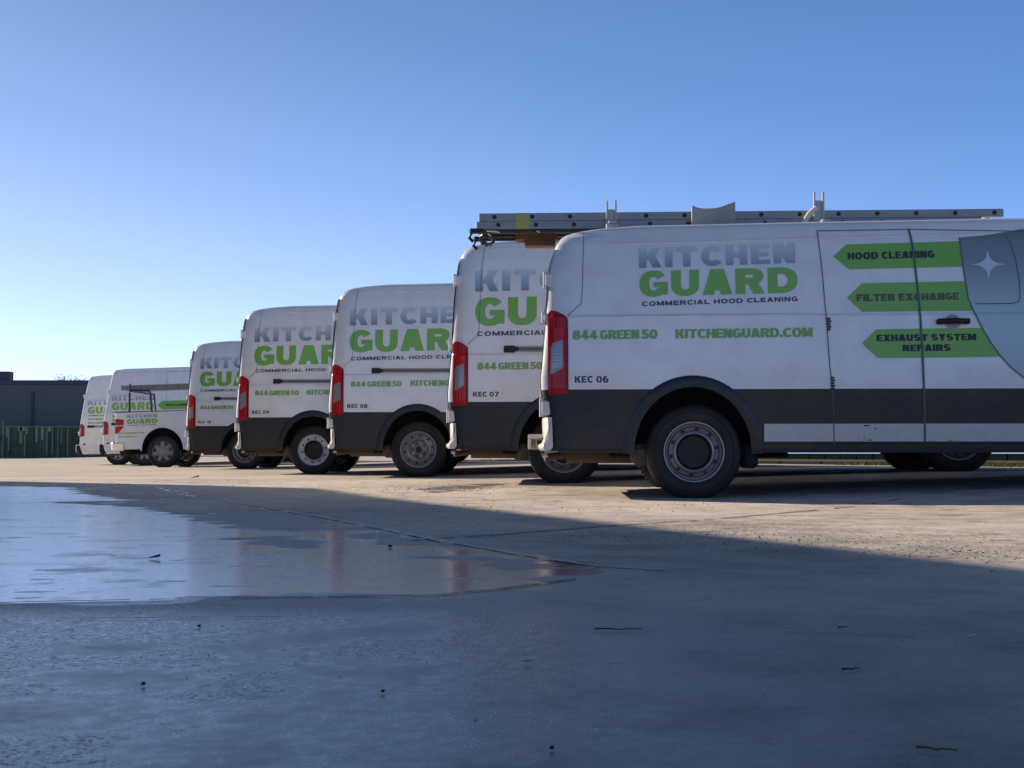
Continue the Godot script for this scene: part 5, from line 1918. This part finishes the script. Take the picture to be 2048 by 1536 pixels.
	for z in [0.33, 0.12, -0.05]:
		b = B.new()
		b.box(Vector3(-1.66, 2.085, z - 0.02), Vector3(-0.55, 2.112, z + 0.02), 0.004)
		part("far_rail_shade", b.done(), M.black_satin, ld)  # black bars added to stand for the far rails in shade
	b = B.new()
	b.tube([Vector3(-1.58, 2.10, 0.36), Vector3(-1.50, 2.096, 0.362), Vector3(-1.48, 2.085, 0.362)], 0.008, 6)
	b.tube([Vector3(-1.18, 2.10, 0.36), Vector3(-1.16, 2.085, 0.365)], 0.008, 6)
	part("rope", b.done(), M.cream, ld)
	var wd := empty("wooden_board", self)
	wd.transform = v6.transform
	tag(wd, "short brown wooden boards lashed under the ladder's overhanging end", "board")
	b = B.new()
	b.box(Vector3(-1.36, 2.062, -0.02), Vector3(-1.02, 2.112, 0.16), 0.004)
	part("upper_board", b.done(), M.wood, wd)
	b = B.new()
	b.box(Vector3(-1.285, 2.012, 0.0), Vector3(-1.04, 2.06, 0.15), 0.004)
	part("lower_board", b.done(), M.wood, wd)
	b = B.new()
	var prof := [Vector3(0.04, 0.0, 0.475), Vector3(0.045, 0.0, 0.50), Vector3(0.07, 0.0, 0.49), Vector3(0.13, 0.0, 0.465), Vector3(0.20, 0.0, 0.46), Vector3(0.25, 0.0, 0.47), Vector3(0.30, 0.0, 0.49), Vector3(0.34, 0.0, 0.50), Vector3(0.372, 0.0, 0.505)]
	var tops := [2.262, 2.265, 2.252, 2.246, 2.248, 2.252, 2.268, 2.28, 2.292]
	for k in prof.size() - 1:
		for d in [0.0, -0.008]:
			var p0: Vector3 = prof[k] + Vector3(0, 2.07, d)
			var p1: Vector3 = prof[k + 1] + Vector3(0, 2.07, d)
			b.quad(p0, p1, Vector3(p1.x, tops[k + 1], p1.z), Vector3(p0.x, tops[k], p0.z), Vector3(0, 0, 1 if d == 0.0 else -1))
		var t0: Vector3 = prof[k]
		var t1: Vector3 = prof[k + 1]
		b.quad(Vector3(t0.x, tops[k], t0.z), Vector3(t1.x, tops[k + 1], t1.z), Vector3(t1.x, tops[k + 1], t1.z - 0.008), Vector3(t0.x, tops[k], t0.z - 0.008), Vector3.UP)
	b.box(Vector3(0.036, 2.07, 0.44), Vector3(0.046, 2.262, 0.50), 0.002)
	b.box(Vector3(0.36, 2.07, 0.44), Vector3(0.37, 2.285, 0.50), 0.002)
	var df := part("wind_deflector", b.done(), M.sheet_grey, self)
	df.transform = v6.transform
	tag(df, "pale curved sheet standing against the ladder on the roof of van KEC 06", "deflector")
	var ld2 := make_ladder(M.weathered, [[-1.03, 1.9, 1.875, 0.0]], 0.115, 0.82, 0.42, -0.542, 0.303)
	ld2.transform = pk.transform
	tag(ld2, "grey ladder carried on the black frame of the white pickup", "ladder")

	# --- litter on the concrete
	var drop := func(called: String, label: String, x: float, z: float, m: Material, kind: String, size: float, turn: float):
		var bb := B.new()
		if kind == "stone":
			var pts := []
			for i in 6:
				var row := []
				for k in 9:
					var th := PI * i / 5.0
					var ph := TAU * (k % 8) / 8.0
					var r := size * (0.8 + 0.25 * sin(ph * 2.0 + i * 1.7 + x * 9.0))
					row.append(Vector3(sin(th) * cos(ph) * r, cos(th) * r * 0.6 + size * 0.5, sin(th) * sin(ph) * r * 0.8))
				pts.append(row)
			strip_rows(bb, pts, Vector3.UP)
		elif kind == "leaf":
			var rows := []
			for i in 7:
				var u := i / 6.0
				var wv := sin(PI * clampf(u, 0.03, 0.97)) * size * 0.42
				rows.append([Vector3((u - 0.5) * size * 2.0, 0.004 + size * 0.5 * u * u, -wv), Vector3((u - 0.5) * size * 2.0, 0.002 + size * 0.25 * u * u, 0), Vector3((u - 0.5) * size * 2.0, 0.004 + size * 0.6 * u, wv)])
			strip_rows(bb, rows, Vector3.UP)
		else:
			var p := []
			for i in 7:
				var u := i / 6.0 - 0.5
				p.append(Vector3(u * size * 2.0, 0.002 + absf(sin(u * 7.0)) * 0.0015, sin(u * 5.0 + x * 4.0) * size * 0.10))
			bb.tube(p, 0.0017, 6, 0.0008)
		var o := part(called, bb.done(), m, self)
		o.position = dp(x, z, ground_y(x, z) + 0.002)
		o.rotation.y = turn
		tag(o, label, called.replace("_", " "))
	drop.call("dead_leaf", "curled brown leaf lying alone on the sunlit concrete near the vans", -3.8, 16.21, M.leaf, "leaf", 0.05, 0.4)
	drop.call("dead_leaf", "dark curled leaf lying in the wide blue puddle", -1.13, 4.29, M.twig, "leaf", 0.018, 0.1)
	drop.call("pebble", "black pebble just below the slab edge, left of the middle", -0.60, 2.61, M.stone, "stone", 0.0045, 0.0)
	drop.call("pebble", "small black pebble on the rough moist concrete at lower left", -0.53, 1.96, M.stone, "stone", 0.0045, 0.8)
	drop.call("pebble", "black pebble alone in the middle of the moist concrete", -0.18, 1.90, M.stone, "stone", 0.004, 0.2)
	drop.call("pebble", "black pebble closest to the bottom edge of the picture", 0.045, 1.54, M.stone, "stone", 0.0038, 0.5)
	drop.call("pebble", "dark pebble beside the pale gutter line at the puddle's edge", -0.43, 4.79, M.stone, "stone", 0.01, 0.5)
	drop.call("twig", "long thin dark twig lying on the dry shaded concrete under the slab joint", 0.20, 2.56, M.twig, "twig", 0.045, 0.05)
	drop.call("twig", "short reddish twig lying on the shaded concrete farther right", 0.63, 2.59, M.leaf, "twig", 0.012, 0.3)
	drop.call("twig", "dark slanting twig at the bottom right of the concrete", 0.475, 1.53, M.leaf, "twig", 0.022, -0.45)
	drop.call("twig", "small dark twig on the shaded concrete above the slanting one", 0.52, 2.09, M.twig, "twig", 0.016, 0.3)
	drop.call("paper_scrap", "small white scrap lying on the moist concrete below the vans", 0.025, 2.16, M.sticker, "leaf", 0.010, -0.5)
	drop.call("paper_scrap", "tiny white scrap on the dry shaded concrete at right", 0.82, 2.44, M.sticker, "leaf", 0.010, 0.2)
